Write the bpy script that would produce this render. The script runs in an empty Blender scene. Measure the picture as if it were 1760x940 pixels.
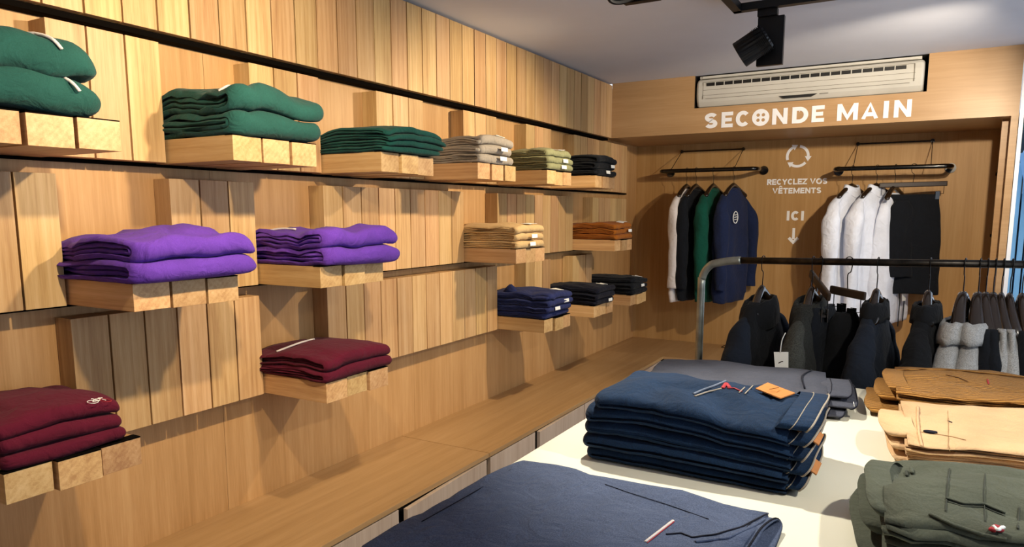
import bpy, bmesh, math, random
from mathutils import Vector, Matrix, noise, Euler
S = bpy.context.scene
COL = S.collection
PI = math.pi

# ------------------------------------------------------------------ camera
CAM = Vector((2.2, 0.0, 1.6))
YAW, PITCH, ROLL, FPX, PY = -0.520586, -0.137197, -0.00081, 1220.8, 533.5
_f = Vector((math.sin(YAW)*math.cos(PITCH), math.cos(YAW)*math.cos(PITCH), math.sin(PITCH)))
_r = Vector((math.cos(YAW), -math.sin(YAW), 0)); _u = _r.cross(_f)
c_, s_ = math.cos(ROLL), math.sin(ROLL)
RR, UU, FF = _r*c_ + _u*s_, -_r*s_ + _u*c_, _f
cam_d = bpy.data.cameras.new('camera'); cam = bpy.data.objects.new('camera', cam_d); COL.objects.link(cam)
cam_d.sensor_width = 36; cam_d.lens = 36*FPX/1760; cam_d.shift_y = (PY-470)/1760
cam_d.clip_start = 0.05
m = Matrix.Identity(4)
for i in range(3):
    m[i][0], m[i][1], m[i][2], m[i][3] = RR[i], UU[i], -FF[i], CAM[i]
cam.matrix_world = m
S.camera = cam
def P(u, v, x=None, y=None, z=None):
    "point of the place seen at photo pixel (u, v) on the wall / plane given"
    d = RR*((u-880)/FPX) - UU*((v-PY)/FPX) + FF
    k = (x-CAM.x)/d.x if x is not None else (y-CAM.y)/d.y if y is not None else (z-CAM.z)/d.z
    return CAM + d*k

# ------------------------------------------------------------------ world and exposure
S.view_settings.view_transform = 'Standard'; S.view_settings.look = 'None'
S.view_settings.gamma = 1; S.view_settings.use_curve_mapping = False
S.view_settings.exposure = 0.0
W = bpy.data.worlds.new('sky'); S.world = W; W.use_nodes = True
bg = W.node_tree.nodes['Background']; bg.inputs[0].default_value = (0.72, 0.84, 1.0, 1); bg.inputs[1].default_value = 1.9

# ------------------------------------------------------------------ helpers
def tag(o, label=None, cat=None, group=None, kind=None):
    if label: o['label'] = label
    if cat: o['category'] = cat
    if group: o['group'] = group
    if kind: o['kind'] = kind
    return o
def obj(name, bm, mat, parent=None, smooth=False, loc=None, rot=None, norm=False):
    me = bpy.data.meshes.new(name)
    if norm: bmesh.ops.recalc_face_normals(bm, faces=bm.faces)
    if smooth:
        for f in bm.faces: f.smooth = True
    bm.to_mesh(me); bm.free()
    if mat is not None: me.materials.append(mat)
    o = bpy.data.objects.new(name, me); COL.objects.link(o)
    if parent is not None: o.parent = parent
    if loc is not None: o.location = loc
    if rot is not None: o.rotation_euler = rot
    return o
def empty(name, loc=(0, 0, 0), rz=0.0):
    o = bpy.data.objects.new(name, None); COL.objects.link(o); o.location = loc; o.rotation_euler = (0, 0, rz)
    o.empty_display_size = .05
    return o
def copy_tree(o, parent=None):
    c = o.copy(); COL.objects.link(c)
    if parent is not None: c.parent = parent
    for ch in list(o.children): copy_tree(ch, c)
    return c
def box(bm, x0, x1, y0, y1, z0, z1, bev=0.0):
    r = bmesh.ops.create_cube(bm, size=1)
    vs = r['verts']
    for v in vs:
        v.co = Vector(((x0+x1)/2 + v.co.x*(x1-x0), (y0+y1)/2 + v.co.y*(y1-y0), (z0+z1)/2 + v.co.z*(z1-z0)))
    if bev > 0:
        es = list({e for v in vs for e in v.link_edges})
        bmesh.ops.bevel(bm, geom=es, offset=bev, segments=2, affect='EDGES', profile=0.6)
    return bm
def bx(*a, bev=0.0):
    return box(bmesh.new(), *a, bev=bev)
def loft(bm, rings, cap0=True, cap1=True, closed=True):
    vr = [[bm.verts.new(p) for p in r] for r in rings]
    n = len(vr[0])
    for a, b in zip(vr[:-1], vr[1:]):
        for i in range(n if closed else n-1):
            j = (i+1) % n
            bm.faces.new((a[i], a[j], b[j], b[i]))
    if closed and cap0: bm.faces.new(list(reversed(vr[0])))
    if closed and cap1: bm.faces.new(vr[-1])
    return vr
def tube(bm, pts, r, n=10, cyc=False, flat=1.0):
    pts = [Vector(p) for p in pts]; N = len(pts)
    rs = r if isinstance(r, (list, tuple)) else [r]*N
    t0 = (pts[1]-pts[0]).normalized()
    up = Vector((0, 0, 1)) if abs(t0.z) < .9 else Vector((1, 0, 0))
    nrm = (up - t0*up.dot(t0)).normalized()
    rings = []
    for i, p in enumerate(pts):
        if cyc: t = (pts[(i+1) % N]-pts[i-1]).normalized()
        else: t = (pts[min(i+1, N-1)]-pts[max(i-1, 0)]).normalized()
        nrm = (nrm - t*nrm.dot(t)).normalized(); b = t.cross(nrm)
        rings.append([p + (nrm*math.cos(2*PI*k/n)*flat + b*math.sin(2*PI*k/n))*rs[i] for k in range(n)])
    if cyc:
        vr = [[bm.verts.new(q) for q in rg] for rg in rings]
        for i in range(N):
            a, b2 = vr[i], vr[(i+1) % N]
            for k in range(n):
                j = (k+1) % n; bm.faces.new((a[k], a[j], b2[j], b2[k]))
    else: loft(bm, rings)
    return bm
def bez(pts, n=8):
    "smooth Catmull-Rom through points"
    pts = [Vector(p) for p in pts]; out = []
    for i in range(len(pts)-1):
        p0 = pts[max(i-1, 0)]; p1 = pts[i]; p2 = pts[i+1]; p3 = pts[min(i+2, len(pts)-1)]
        for k in range(n):
            t = k/n
            out.append(.5*((2*p1)+(p2-p0)*t+(2*p0-5*p1+4*p2-p3)*t*t+(3*p1-p0-3*p2+p3)*t**3))
    out.append(pts[-1]); return out
def lerp(a, b, t): return a+(b-a)*t
def interp(tab, t):
    for (t0, *a), (t1, *b) in zip(tab[:-1], tab[1:]):
        if t <= t1:
            k = 0 if t1 == t0 else max(0, (t-t0)/(t1-t0)); k = k*k*(3-2*k)*.5 + k*.5
            return [lerp(p, q, k) for p, q in zip(a, b)]
    return list(tab[-1][1:])
def lin(h):
    h = h.lstrip('#'); c = [int(h[i:i+2], 16)/255 for i in (0, 2, 4)]
    return tuple(x/12.92 if x <= .04045 else ((x+.055)/1.055)**2.4 for x in c) + (1,)

# ------------------------------------------------------------------ materials
def new_mat(name):
    mt = bpy.data.materials.new(name); mt.use_nodes = True
    nt = mt.node_tree; return mt, nt, nt.nodes['Principled BSDF']
def N(nt, t, **kw):
    n = nt.nodes.new(t)
    for k, v in kw.items(): setattr(n, k, v)
    return n
def L(nt, a, b): nt.links.new(a, b)
def ramp(nt, src, stops):
    r = N(nt, 'ShaderNodeValToRGB'); L(nt, src, r.inputs[0])
    el = r.color_ramp.elements
    while len(el) < len(stops): el.new(.5)
    for e, (p, c) in zip(el, stops): e.position = p; e.color = c
    return r.outputs[0]
def wood(name, dark, mid, light, axis='Z', scale=1.0, rough=.42, vary=.35, rings=False, bump=.15):
    mt, nt, b = new_mat(name)
    tc = N(nt, 'ShaderNodeTexCoord'); oi = N(nt, 'ShaderNodeObjectInfo')
    off = N(nt, 'ShaderNodeVectorMath', operation='ADD')
    cr = N(nt, 'ShaderNodeCombineXYZ'); mu = N(nt, 'ShaderNodeMath', operation='MULTIPLY'); mu.inputs[1].default_value = 17.3
    L(nt, oi.outputs['Random'], mu.inputs[0]); L(nt, mu.outputs[0], cr.inputs[0]); L(nt, mu.outputs[0], cr.inputs[1]); L(nt, mu.outputs[0], cr.inputs[2])
    L(nt, tc.outputs['Object'], off.inputs[0]); L(nt, cr.outputs[0], off.inputs[1])
    def mapped(sc):
        mp = N(nt, 'ShaderNodeMapping'); L(nt, off.outputs[0], mp.inputs[0])
        mp.inputs['Scale'].default_value = sc; return mp.outputs[0]
    lo, hi = 1.2*scale, 38*scale
    sc = {'Z': (hi, hi, lo), 'Y': (hi, lo, hi), 'X': (lo, hi, hi)}[axis]
    n1 = N(nt, 'ShaderNodeTexNoise'); n1.inputs['Scale'].default_value = 1; n1.inputs['Detail'].default_value = 5; n1.inputs['Roughness'].default_value = .55; n1.inputs['Distortion'].default_value = .6
    L(nt, mapped(sc), n1.inputs['Vector'])
    sc2 = tuple(s*.16 if s > 5 else s*.5 for s in sc)
    n2 = N(nt, 'ShaderNodeTexNoise'); n2.inputs['Scale'].default_value = 1; n2.inputs['Detail'].default_value = 2; n2.inputs['Distortion'].default_value = .8
    L(nt, mapped(sc2), n2.inputs['Vector'])
    sc3 = tuple(s*6 if s > 5 else s*9 for s in sc)
    n3 = N(nt, 'ShaderNodeTexNoise'); n3.inputs['Scale'].default_value = 1; n3.inputs['Detail'].default_value = 2
    L(nt, mapped(sc3), n3.inputs['Vector'])
    a = N(nt, 'ShaderNodeMath', operation='MULTIPLY'); a.inputs[1].default_value = .5; L(nt, n1.outputs[0], a.inputs[0])
    c = N(nt, 'ShaderNodeMath', operation='MULTIPLY_ADD'); c.inputs[1].default_value = .38; L(nt, n2.outputs[0], c.inputs[0]); L(nt, a.outputs[0], c.inputs[2])
    d = N(nt, 'ShaderNodeMath', operation='MULTIPLY_ADD'); d.inputs[1].default_value = .22; L(nt, n3.outputs[0], d.inputs[0]); L(nt, c.outputs[0], d.inputs[2])
    val = d.outputs[0]
    if rings:
        w = N(nt, 'ShaderNodeTexWave', wave_type='RINGS', rings_direction=axis); w.inputs['Scale'].default_value = 22; w.inputs['Distortion'].default_value = 3.5; w.inputs['Detail'].default_value = 2; w.inputs['Detail Scale'].default_value = .6
        L(nt, mapped(tuple(1.0 if s > 5 else .06 for s in sc)), w.inputs[0])
        e = N(nt, 'ShaderNodeMath', operation='MULTIPLY_ADD'); e.inputs[1].default_value = .045; L(nt, w.outputs['Fac'], e.inputs[0]); L(nt, val, e.inputs[2]); val = e.outputs[0]
    col = ramp(nt, val, [(.40, lin(dark)), (.56, lin(mid)), (.72, lin(light))])
    hs = N(nt, 'ShaderNodeHueSaturation'); L(nt, col, hs.inputs['Color'])
    vm = N(nt, 'ShaderNodeMath', operation='MULTIPLY_ADD'); vm.inputs[1].default_value = vary; vm.inputs[2].default_value = 1-vary*.55
    L(nt, oi.outputs['Random'], vm.inputs[0]); L(nt, vm.outputs[0], hs.inputs['Value'])
    wn = N(nt, 'ShaderNodeTexWhiteNoise', noise_dimensions='1D'); L(nt, oi.outputs['Random'], wn.inputs['W'])
    hm = N(nt, 'ShaderNodeMath', operation='MULTIPLY_ADD'); hm.inputs[1].default_value = -.016*vary/.35; hm.inputs[2].default_value = .5+.006*vary/.35
    L(nt, wn.outputs[0], hm.inputs[0]); L(nt, hm.outputs[0], hs.inputs['Hue'])
    L(nt, hs.outputs[0], b.inputs['Base Color'])
    b.inputs['Roughness'].default_value = rough; b.inputs['Specular IOR Level'].default_value = .35
    bp = N(nt, 'ShaderNodeBump'); bp.inputs['Strength'].default_value = bump; bp.inputs['Distance'].default_value = .002
    L(nt, val, bp.inputs['Height']); L(nt, bp.outputs[0], b.inputs['Normal'])
    return mt
def plain(name, hexc, rough=.5, metal=0.0, spec=.5, coat=0.0, nscale=0, namp=.1):
    mt, nt, b = new_mat(name)
    b.inputs['Base Color'].default_value = lin(hexc); b.inputs['Roughness'].default_value = rough
    b.inputs['Metallic'].default_value = metal; b.inputs['Specular IOR Level'].default_value = spec
    b.inputs['Coat Weight'].default_value = coat
    tc = N(nt, 'ShaderNodeTexCoord'); n = N(nt, 'ShaderNodeTexNoise'); n.inputs['Scale'].default_value = nscale or 6; n.inputs['Detail'].default_value = 4
    L(nt, tc.outputs['Object'], n.inputs['Vector'])
    c = lin(hexc); k = 1-namp
    L(nt, ramp(nt, n.outputs[0], [(.3, (c[0]*k, c[1]*k, c[2]*k, 1)), (.7, c)]), b.inputs['Base Color'])
    return mt
def fabric(name, hexc, dark=None, scale=900, melange=.25, bump=.3, rough=.95, cord=None, sheen=.04, big=.18):
    mt, nt, b = new_mat(name)
    c = lin(hexc); dk = lin(dark) if dark else tuple(x*.6 for x in c[:3])+(1,)
    tc = N(nt, 'ShaderNodeTexCoord')
    n = N(nt, 'ShaderNodeTexNoise'); n.inputs['Scale'].default_value = scale*.35; n.inputs['Detail'].default_value = 3; n.inputs['Roughness'].default_value = .7
    L(nt, tc.outputs['Object'], n.inputs['Vector'])
    n2 = N(nt, 'ShaderNodeTexNoise'); n2.inputs['Scale'].default_value = 9; n2.inputs['Detail'].default_value = 4
    L(nt, tc.outputs['Object'], n2.inputs['Vector'])
    k = melange
    r1 = ramp(nt, n.outputs[0], [(.5-.16, tuple(lerp(p, q, k) for p, q in zip(c, dk))), (.5+.16, tuple(min(1, lerp(p, p*1.25, k)) for p in c))])
    mx = N(nt, 'ShaderNodeMix', data_type='RGBA', blend_type='MULTIPLY'); mx.inputs[0].default_value = 1
    L(nt, r1, mx.inputs[6])
    L(nt, ramp(nt, n2.outputs[0], [(.3, (1-big, 1-big, 1-big, 1)), (.7, (1, 1, 1, 1))]), mx.inputs[7])
    L(nt, mx.outputs[2], b.inputs['Base Color'])
    b.inputs['Roughness'].default_value = rough; b.inputs['Specular IOR Level'].default_value = .2
    b.inputs['Sheen Weight'].default_value = sheen; b.inputs['Sheen Roughness'].default_value = .5
    hgt = n.outputs[0]; dist = .0012
    if cord:
        w = N(nt, 'ShaderNodeTexWave', bands_direction=cord); w.inputs['Scale'].default_value = 38; w.inputs['Distortion'].default_value = .15; w.inputs['Detail'].default_value = 1
        L(nt, tc.outputs['Object'], w.inputs[0]); hgt = w.outputs['Fac']; dist = .004
        mc = N(nt, 'ShaderNodeMix', data_type='RGBA', blend_type='MULTIPLY'); mc.inputs[0].default_value = 1
        L(nt, mx.outputs[2], mc.inputs[6]); L(nt, ramp(nt, w.outputs['Fac'], [(.15, (.35, .3, .25, 1)), (.55, (1, 1, 1, 1))]), mc.inputs[7])
        L(nt, mc.outputs[2], b.inputs['Base Color'])
    bp = N(nt, 'ShaderNodeBump'); bp.inputs['Strength'].default_value = bump if not cord else .9; bp.inputs['Distance'].default_value = dist
    L(nt, hgt, bp.inputs['Height'])
    n4 = N(nt, 'ShaderNodeTexNoise'); n4.inputs['Scale'].default_value = 15; n4.inputs['Detail'].default_value = 3; n4.inputs['Distortion'].default_value = 1.6
    L(nt, tc.outputs['Object'], n4.inputs['Vector'])
    b2 = N(nt, 'ShaderNodeBump'); b2.inputs['Strength'].default_value = .38; b2.inputs['Distance'].default_value = .02
    L(nt, n4.outputs[0], b2.inputs['Height']); L(nt, bp.outputs[0], b2.inputs['Normal'])
    L(nt, b2.outputs[0], b.inputs['Normal'])
    return mt
M_PLANK = wood('beech plank', 'a98053', 'c19b69', 'd0ad7e', 'Z', 1.35, .45, .36, True)
M_BACK = wood('beech veneer upright', 'ad8352', 'bd9260', 'c9a06e', 'Z', 1.1, .45, .05)
M_BENCH = wood('beech veneer bench', '9e7b52', 'aa875d', 'b49168', 'Y', .7, .42, .05)
M_FRONT = wood('pale beech front', 'ab9684', 'b9a594', 'c4b2a2', 'Z', .8, .5, .05)
M_FASC = wood('beech veneer fascia', 'a38057', 'b08c62', 'ba976e', 'X', .5, .38, .05)
M_ALC = wood('beech veneer alcove', 'a27a48', 'b08854', 'ba9462', 'Z', .5, .5, .05)
M_GAPSHADE = plain('plank gap shade', '1e130b', .95)  # shade between the planks put into a flat dark colour
M_DARKIN = plain('dark gap', '1a120c', .9)
M_BLACKMET = plain('black steel', '0a0705', 1.0, .0, spec=.05)
M_CEIL = plain('ceiling paint', 'd3d7e4', .9, namp=.03)
M_FLOOR = plain('floor concrete', 'b9b2a6', .6, namp=.2)
M_TABLE = plain('cream tabletop', 'e9e5d2', .35, namp=.03)
M_WHITE = plain('white vinyl lettering', 'f4f4f6', .4, namp=.02)
M_ACW = plain('aged white plastic', 'c4c1b8', .45, namp=.06)
M_ACD = plain('black plastic', '0d0d0d', .5)
M_PIPE = plain('gloss black pipe', '080808', .22, .2, coat=.5)
M_TRACK = plain('matt black aluminium', '0a0a0c', .42, .3)
M_STEEL = plain('raw steel tube', 'a3a69c', .36, .65, nscale=14, namp=.55)
M_STEELD = plain('dark raw steel', '3b3733', .36, .9, nscale=40, namp=.6)
M_HANG = plain('dark lacquered wood', '2c2017', .24, .1, coat=.7, nscale=12, namp=.4)
M_HANGB = plain('matt dark wood', '33261c', .4, 0, spec=.3, nscale=12, namp=.3)
M_WIRE = plain('dark wire', '141212', .3, .8)
M_LABEL = plain('white label card', 'efefea', .6, namp=.02)
M_LEATH = plain('tan leather', 'c07b3c', .55, nscale=60, namp=.15)
M_STITCH = plain('pale stitching', '9a8f80', .8)
M_STITCHO = plain('grey blue selvedge', '6c7688', .8)
M_RED = plain('red thread', 'a3202c', .7)
M_GREEN = fabric('pine green fleece', '1f4c46', melange=.35)
M_GREEN2 = fabric('deep green jersey', '13453f', melange=.25)
M_PURP = fabric('violet fleece', '6239a6', melange=.3)
M_BURG = fabric('burgundy jersey', '560f26', melange=.2)
M_GREY = fabric('stone grey twill', 'a3988a', melange=.2)
M_SAGE = fabric('sage twill', '8a8a66', melange=.2)
M_BLK = fabric('near black twill', '12151b', melange=.2)
M_SAND = fabric('sand twill', 'cbaa78', melange=.2)
M_RUST = fabric('rust brown twill', '9c5a1c', melange=.2)
M_NAVY = fabric('navy twill', '252d5a', melange=.3)
M_MIDN = fabric('midnight twill', '0e1120', melange=.3)
M_JEAN = fabric('indigo denim', '15304f', '091729', scale=1300, melange=.8, big=.35)
M_CHAM = fabric('blue grey chambray', '525d77', '323b52', scale=1100, melange=.75, big=.15)
M_SLATE = fabric('slate twill', '4b4d58', '363843', melange=.4)
M_CORD = fabric('tan corduroy', 'b98645', '7d5424', melange=.3, cord='Y')
M_BEIGE = fabric('beige twill', 'd2ad83', melange=.15)
M_OLIVE = fabric('olive twill', '4f5347', '33372e', melange=.35)
M_COATB = fabric('black jacket cloth', '131417', melange=.3)
M_COATN = fabric('ink jacket cloth', '1b212c', melange=.3)
M_CHAR = fabric('charcoal melange cloth', '30312e', '121212', scale=700, melange=.8)
M_CHARL = fabric('light charcoal melange cloth', '454641', '1c1c1a', scale=700, melange=.8)
M_MGREY = fabric('heather grey jersey', 'a9a9a8', '6c6c6c', scale=700, melange=.6)
M_OFFW = fabric('off white cotton', 'dcd3cf', melange=.1)
M_SHIRT = fabric('white shirt cotton', 'e4e9f6', melange=.06)
M_SWNAVY = fabric('navy fleece', '1b2544', melange=.3)
M_SWGRN = fabric('bottle green fleece', '0c4a3b', melange=.3)
mt, nt, b = new_mat('window glass'); M_GLASS = mt
b.inputs['Base Color'].default_value = (.95, .98, 1, 1); b.inputs['Transmission Weight'].default_value = 1; b.inputs['Roughness'].default_value = 0; b.inputs['IOR'].default_value = 1.05
mt, nt, b = new_mat('lamp lens'); M_LENS = mt
b.inputs['Base Color'].default_value = (.9, .9, .85, 1); b.inputs['Emission Color'].default_value = (1, .85, .65, 1); b.inputs['Emission Strength'].default_value = 6

# ------------------------------------------------------------------ setting
XB = -0.085          # back panel plane; plank faces at x = 0
PW = 0.1186          # plank pitch
Y0 = 5.436           # fascia plane
YB = 6.26            # back wall of the alcove
ZB = 0.445           # bench top
ZC = 2.607           # ceiling
XR = 2.67            # right end of fascia
gy = lambda k: Y0 - PW*k
ZT = 0.95

bm = bmesh.new()
seams = [-1.6, .55, 1.75, 2.94, 4.13, 5.32, YB+.02]
for a, b_ in zip(seams[:-1], seams[1:]): box(bm, XB-.03, XB, a+.0008, b_-.0008, -.0, ZC)
wl = obj('wall_left', bm, M_BACK); tag(wl, kind='structure')
fl = obj('floor', bx(-.12, 5.2, -1.6, 9.5, -.05, 0), M_FLOOR); tag(fl, kind='structure')
cl = obj('ceiling', bx(-.12, 4.5, -1.6, Y0+.02, ZC, ZC+.05), M_CEIL); tag(cl, kind='structure')
wr = obj('wall_right', bx(4.4, 4.45, -1.6, -.4, 0, ZC), M_CEIL); tag(wr, kind='structure')
wf_ = obj('wall_daylight_block', bx(-.12, 4.45, -1.66, -1.6, 0, ZC), M_CEIL); tag(wf_, kind='structure')  # unseen wall added behind the camera to block daylight from the rear
# alcove
wb = obj('wall_back', bx(XB, XR, YB, YB+.03, 0, 2.25), M_ALC); tag(wb, kind='structure')
bm = bmesh.new()
cx0, cx1, cz = .655, 2.168, 2.371
for a in ((0, cx0, 2.187, ZC), (cx1, XR, 2.187, ZC), (cx0, cx1, 2.187, cz)): box(bm, a[0], a[1], Y0, Y0+.02, a[2], a[3])
box(bm, XB, XR, Y0+.02, YB, 2.187, 2.207)
fa = obj('trim_1', bm, M_FASC); tag(fa, kind='structure')
bm = bmesh.new(); box(bm, cx0-.03, cx1+.03, Y0+.34, Y0+.36, 2.21, ZC); box(bm, cx0-.03, cx0, Y0+.02, Y0+.34, 2.21, ZC); box(bm, cx1, cx1+.03, Y0+.02, Y0+.34, 2.21, ZC)
box(bm, cx0-.03, cx1+.03, Y0+.02, Y0+.36, ZC, ZC+.01)
o = obj('trim_2', bm, M_DARKIN); tag(o, kind='structure')
bm = bmesh.new()
box(bm, 2.645, XR, Y0+.03, YB, 0, 2.187)
o = obj('wall_alcove_right', bm, M_ALC); tag(o, kind='structure')
bm = bmesh.new()
box(bm, 2.632, XR, Y0, Y0+.028, 0, 2.187); box(bm, 2.60, 2.644, Y0+.16, Y0+.19, 0, 2.187)
o = obj('trim_3', bm, M_FASC); tag(o, kind='structure')
bm = bmesh.new()
for z in (1.86, 1.42): box(bm, 2.636, 2.645, Y0+.2, YB, z, z+.02)
o = obj('trim_4', bm, M_BLACKMET); tag(o, kind='structure')

# plank cladding: four tiers of hinged planks, recesses where planks are folded out
def plank_mesh():
    bm_ = bx(-.0425, .0425, -.0562, .0562, -.195, .195, bev=.0012)
    me = bpy.data.meshes.new('plank'); bm_.to_mesh(me); bm_.free(); me.materials.append(M_PLANK); return me
PL = plank_mesh()
TIERS = [  # name, z bottom, z top, recess k ranges, k range
    ('trim_5', 2.187, ZC-.014, [], (0, 46)),
    ('trim_6', 1.765, 2.150, [(36, 39), (30, 33), (24, 27), (18, 21), (12, 15), (6, 9)], (-3, 46)),
    ('trim_7', 1.325, 1.713, [(33, 36), (27, 30), (15, 18), (3, 6)], (-3, 44)),
    ('trim_8', 0.894, 1.283, [(36, 39), (27, 30), (12, 15), (6, 9), (0, 3)], (0, 44))]
for nm, z0, z1, rec, (k0, k1) in TIERS:
    root = empty(nm, (0, 0, z0)); tag(root, kind='structure')
    for k in range(k0, k1):
        if any(a <= k < b_ for a, b_ in rec): continue
        o = bpy.data.objects.new('plank', PL); COL.objects.link(o); o.parent = root
        random.seed(k*7+int(z0*100))
        o.location = (-.0410 + random.uniform(-.0012, .0012), gy(k)-PW/2, (z1-z0)/2)
        o.scale = (1, 1, (z1-z0)/.39)
        if k % 2: o.rotation_euler = (0, 0, PI)
    ks = [k for k in range(k0, k1) if not any(a <= k < b_ for a, b_ in rec)]
    runs = []
    for k in ks:
        if runs and runs[-1][1] == k: runs[-1][1] = k+1
        else: runs.append([k, k+1])
    bm = bmesh.new()
    for a, b_ in runs: box(bm, XB+.0002, XB+.0015, gy(b_)+.01, gy(a)-.01, .004, z1-z0-.004)
    o = obj('gap_dark_sheet', bm, M_GAPSHADE, root)  # added dark sheets that paint shade into the gaps between planks
    r = obj('rail', bx(XB, -.030 if nm == 'trim_5' else -.062, gy(k1), gy(max(k0, -6))+(.17 if k0 < 0 else 0), -.018 if nm == 'trim_5' else -.012, -.001), M_BLACKMET, root)

# ------------------------------------------------------------------ shelves
SHZ = {2: 1.84, 3: 1.405, 4: .975}
SHELVES = {  # key: (tier, k_near, description)
 'g1': (2, 39, 'beech plank shelf under the pair of green drawstring sweatshirts at the top left'),
 'g2': (2, 33, 'beech plank shelf under the puffy green sweatshirts in the upper row'),
 'gl': (2, 27, 'beech plank shelf under the thin stack of deep green tops'),
 'gr': (2, 21, 'beech plank shelf under the stone grey trousers in the upper row'),
 'sa': (2, 15, 'beech plank shelf under the sage trousers in the upper row'),
 'bk': (2, 9, 'beech plank shelf under the black trousers in the upper row'),
 'pl': (3, 36, 'beech plank shelf under the left pair of purple sweatshirts'),
 'pm': (3, 30, 'beech plank shelf under the right pair of purple sweatshirts'),
 'ta': (3, 18, 'beech plank shelf under the sand coloured trousers'),
 'br': (3, 6, 'beech plank shelf under the rust brown trousers'),
 'bl': (4, 39, 'beech plank shelf under the burgundy tops with a bicycle badge, black strips bare'),
 'bm': (4, 30, 'beech plank shelf under the two burgundy sweatshirts'),
 'n1': (4, 15, 'beech plank shelf under the navy trousers in the lower row'),
 'n2': (4, 9, 'beech plank shelf under the midnight trousers with a large white label'),
 'n3': (4, 3, 'beech plank shelf nearest the back corner, under black trousers')}
strip = bx(-.034, .0005, -.0558, .0558, -.001, .0022)
STRIP = bpy.data.meshes.new('black_strip'); strip.to_mesh(STRIP); strip.free(); STRIP.materials.append(M_BLACKMET)
XS = .33
for key, (tr, k, lab) in SHELVES.items():
    zt = SHZ[tr]; y = gy(k)
    root = empty('plank_shelf', (XB, y, zt-.078)); tag(root, lab, 'shelf', 'plank shelves folded out of the wall')
    random.seed(hash(lab) % 1000 if False else k+tr*50)
    for j in range(3):
        o = bpy.data.objects.new('plank', PL); COL.objects.link(o); o.parent = root
        xe = XS + random.uniform(-.012, .004)
        ln = xe-XB
        o.rotation_euler = (0, PI/2, 0); o.scale = (.078/.085, .985, ln/.39)
        dz = random.uniform(-.004, .0) if j else 0
        o.location = (ln/2, PW*(j+.5), .039+dz)
        s2 = bpy.data.objects.new('metal_strip', STRIP); COL.objects.link(s2); s2.parent = root
        s2.location = (ln, PW*(j+.5), .078+dz)
        # strip belongs to its plank
    # (strips stay thin bands on the outer end of each plank)

# ------------------------------------------------------------------ bench
XF = .455; YBF = 5.50
def bench_unit(lab, y0, y1, boards):
    r = empty('bench_cabinet', (XB, y0, 0)); tag(r, lab, 'bench', 'low bench cabinets along the plank wall')
    def ch(n, b_, mt_): return obj(n, b_, mt_, r)
    lw = XF-XB
    ch('seat_top', bx(0, lw, .001, y1-y0-.001, ZB-.022, ZB, bev=.0015), M_BENCH)
    ch('carcass', bx(0, lw-.045, .003, y1-y0-.003, 0, ZB-.023), M_DARKIN)
    for (a, b2, ang, hinge) in boards:
        w = b2-a
        o = ch('front_board', bx(-.02, 0, 0, w, .03, ZB-.028, bev=.001), M_FRONT)
        if hinge == 'far':
            for v in o.data.vertices: v.co.y -= w
            o.location = (lw-.002, b2-y0, 0)
        else: o.location = (lw-.002, a-y0, 0)
        o.rotation_euler = (0, 0, ang)
    return r
bench_unit('near low wooden bench cabinet with one drawer front standing slightly open', -1.0, 2.82,
           [(-1.0, .95, 0, 'near'), (.953, 2.13, 0, 'near'), (2.15, 2.80, .045, 'far')])
bench_unit('far low wooden bench cabinet running into the alcove corner', 2.822, YBF,
           [(2.835, 3.30, 0, 'near'), (3.32, 3.95, .03, 'far'), (3.96, 4.86, 0, 'near'), (4.90, 5.46, .03, 'far')])
r = empty('bench_cabinet', (XB, YBF, 0)); tag(r, 'low wooden bench across the back of the alcove under the hanging clothes', 'bench', 'low bench cabinets along the plank wall')
obj('seat_top', bx(0, 2.645-XB, .001, YB-YBF-.001, ZB-.022, ZB, bev=.0015), M_BENCH, r)
obj('carcass', bx(0, 2.645-XB, .04, YB-YBF, 0, ZB-.023), M_DARKIN, r)
for a, b_ in ((XF+.001, 1.02), (1.03, 1.80), (1.81, 2.63)):
    obj('front_board', bx(a-XB, b_-XB, .018, .038, .03, ZB-.03, bev=.001), M_FASC, r)

# ------------------------------------------------------------------ window at the right and what stands outside
wf = empty('window_1', (XR, Y0, 0)); tag(wf, kind='structure')
bm = bmesh.new(); box(bm, .004, .026, .0, .05, 0, ZC); box(bm, .026, 1.7, .0, .05, 0, .08); box(bm, 1.66, 1.7, .0, .05, .08, ZC)
obj('window_frame', bm, M_WHITE, wf)
obj('top_frame', bx(.035, 1.66, -.04, .06, ZC-.13, ZC), M_TRACK, wf)
obj('pane', bx(.027, 1.66, .022, .027, .08, ZC-.13), M_GLASS, wf)
M_SHUT = plain('pale blue painted metal', '6d9fd0', .4, .1)
bm = bmesh.new()
sh = empty('metal_shutter', (3.02, 7.2, 0)); tag(sh, 'pale blue slatted metal shutter leaning outside the window', 'shutter')
tube(bm, [(-.14, 0, 2.08), (.34, .02, 0)], .035, 4); tube(bm, [(-.14, 0, 2.08), (.5, .1, 2.02)], .03, 4)
obj('frame', bm, M_SHUT, sh)
M_SHD = plain('dark slat gap', '16202e', .6)
bm = bmesh.new()
for i in range(11):
    a = -.12+i*.052
    box(bm, a-.1, a-.062, .06, .10, 0, 2.0)
obj('slats', bm, plain('light blue slat', '8cc4ea', .4), sh)
obj('gap_dark_sheet', bx(-.3, .7, .13, .15, 0, 1.75), M_SHD, sh)
bm = bmesh.new(); random.seed(5)
for i in range(900):
    p = Vector((random.gauss(.35, .5), random.gauss(0, .3), random.uniform(.1, 3.4)))
    q = Euler((random.uniform(-1, 1), random.uniform(-1, 1), random.uniform(0, 6))).to_matrix()
    s = random.uniform(.04, .1)
    vs = [bm.verts.new(p + q @ Vector(c)*s) for c in ((0, -1, 0), (.45, 0, .1), (0, 1, 0), (-.45, 0, .1))]
    bm.faces.new(vs)
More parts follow.
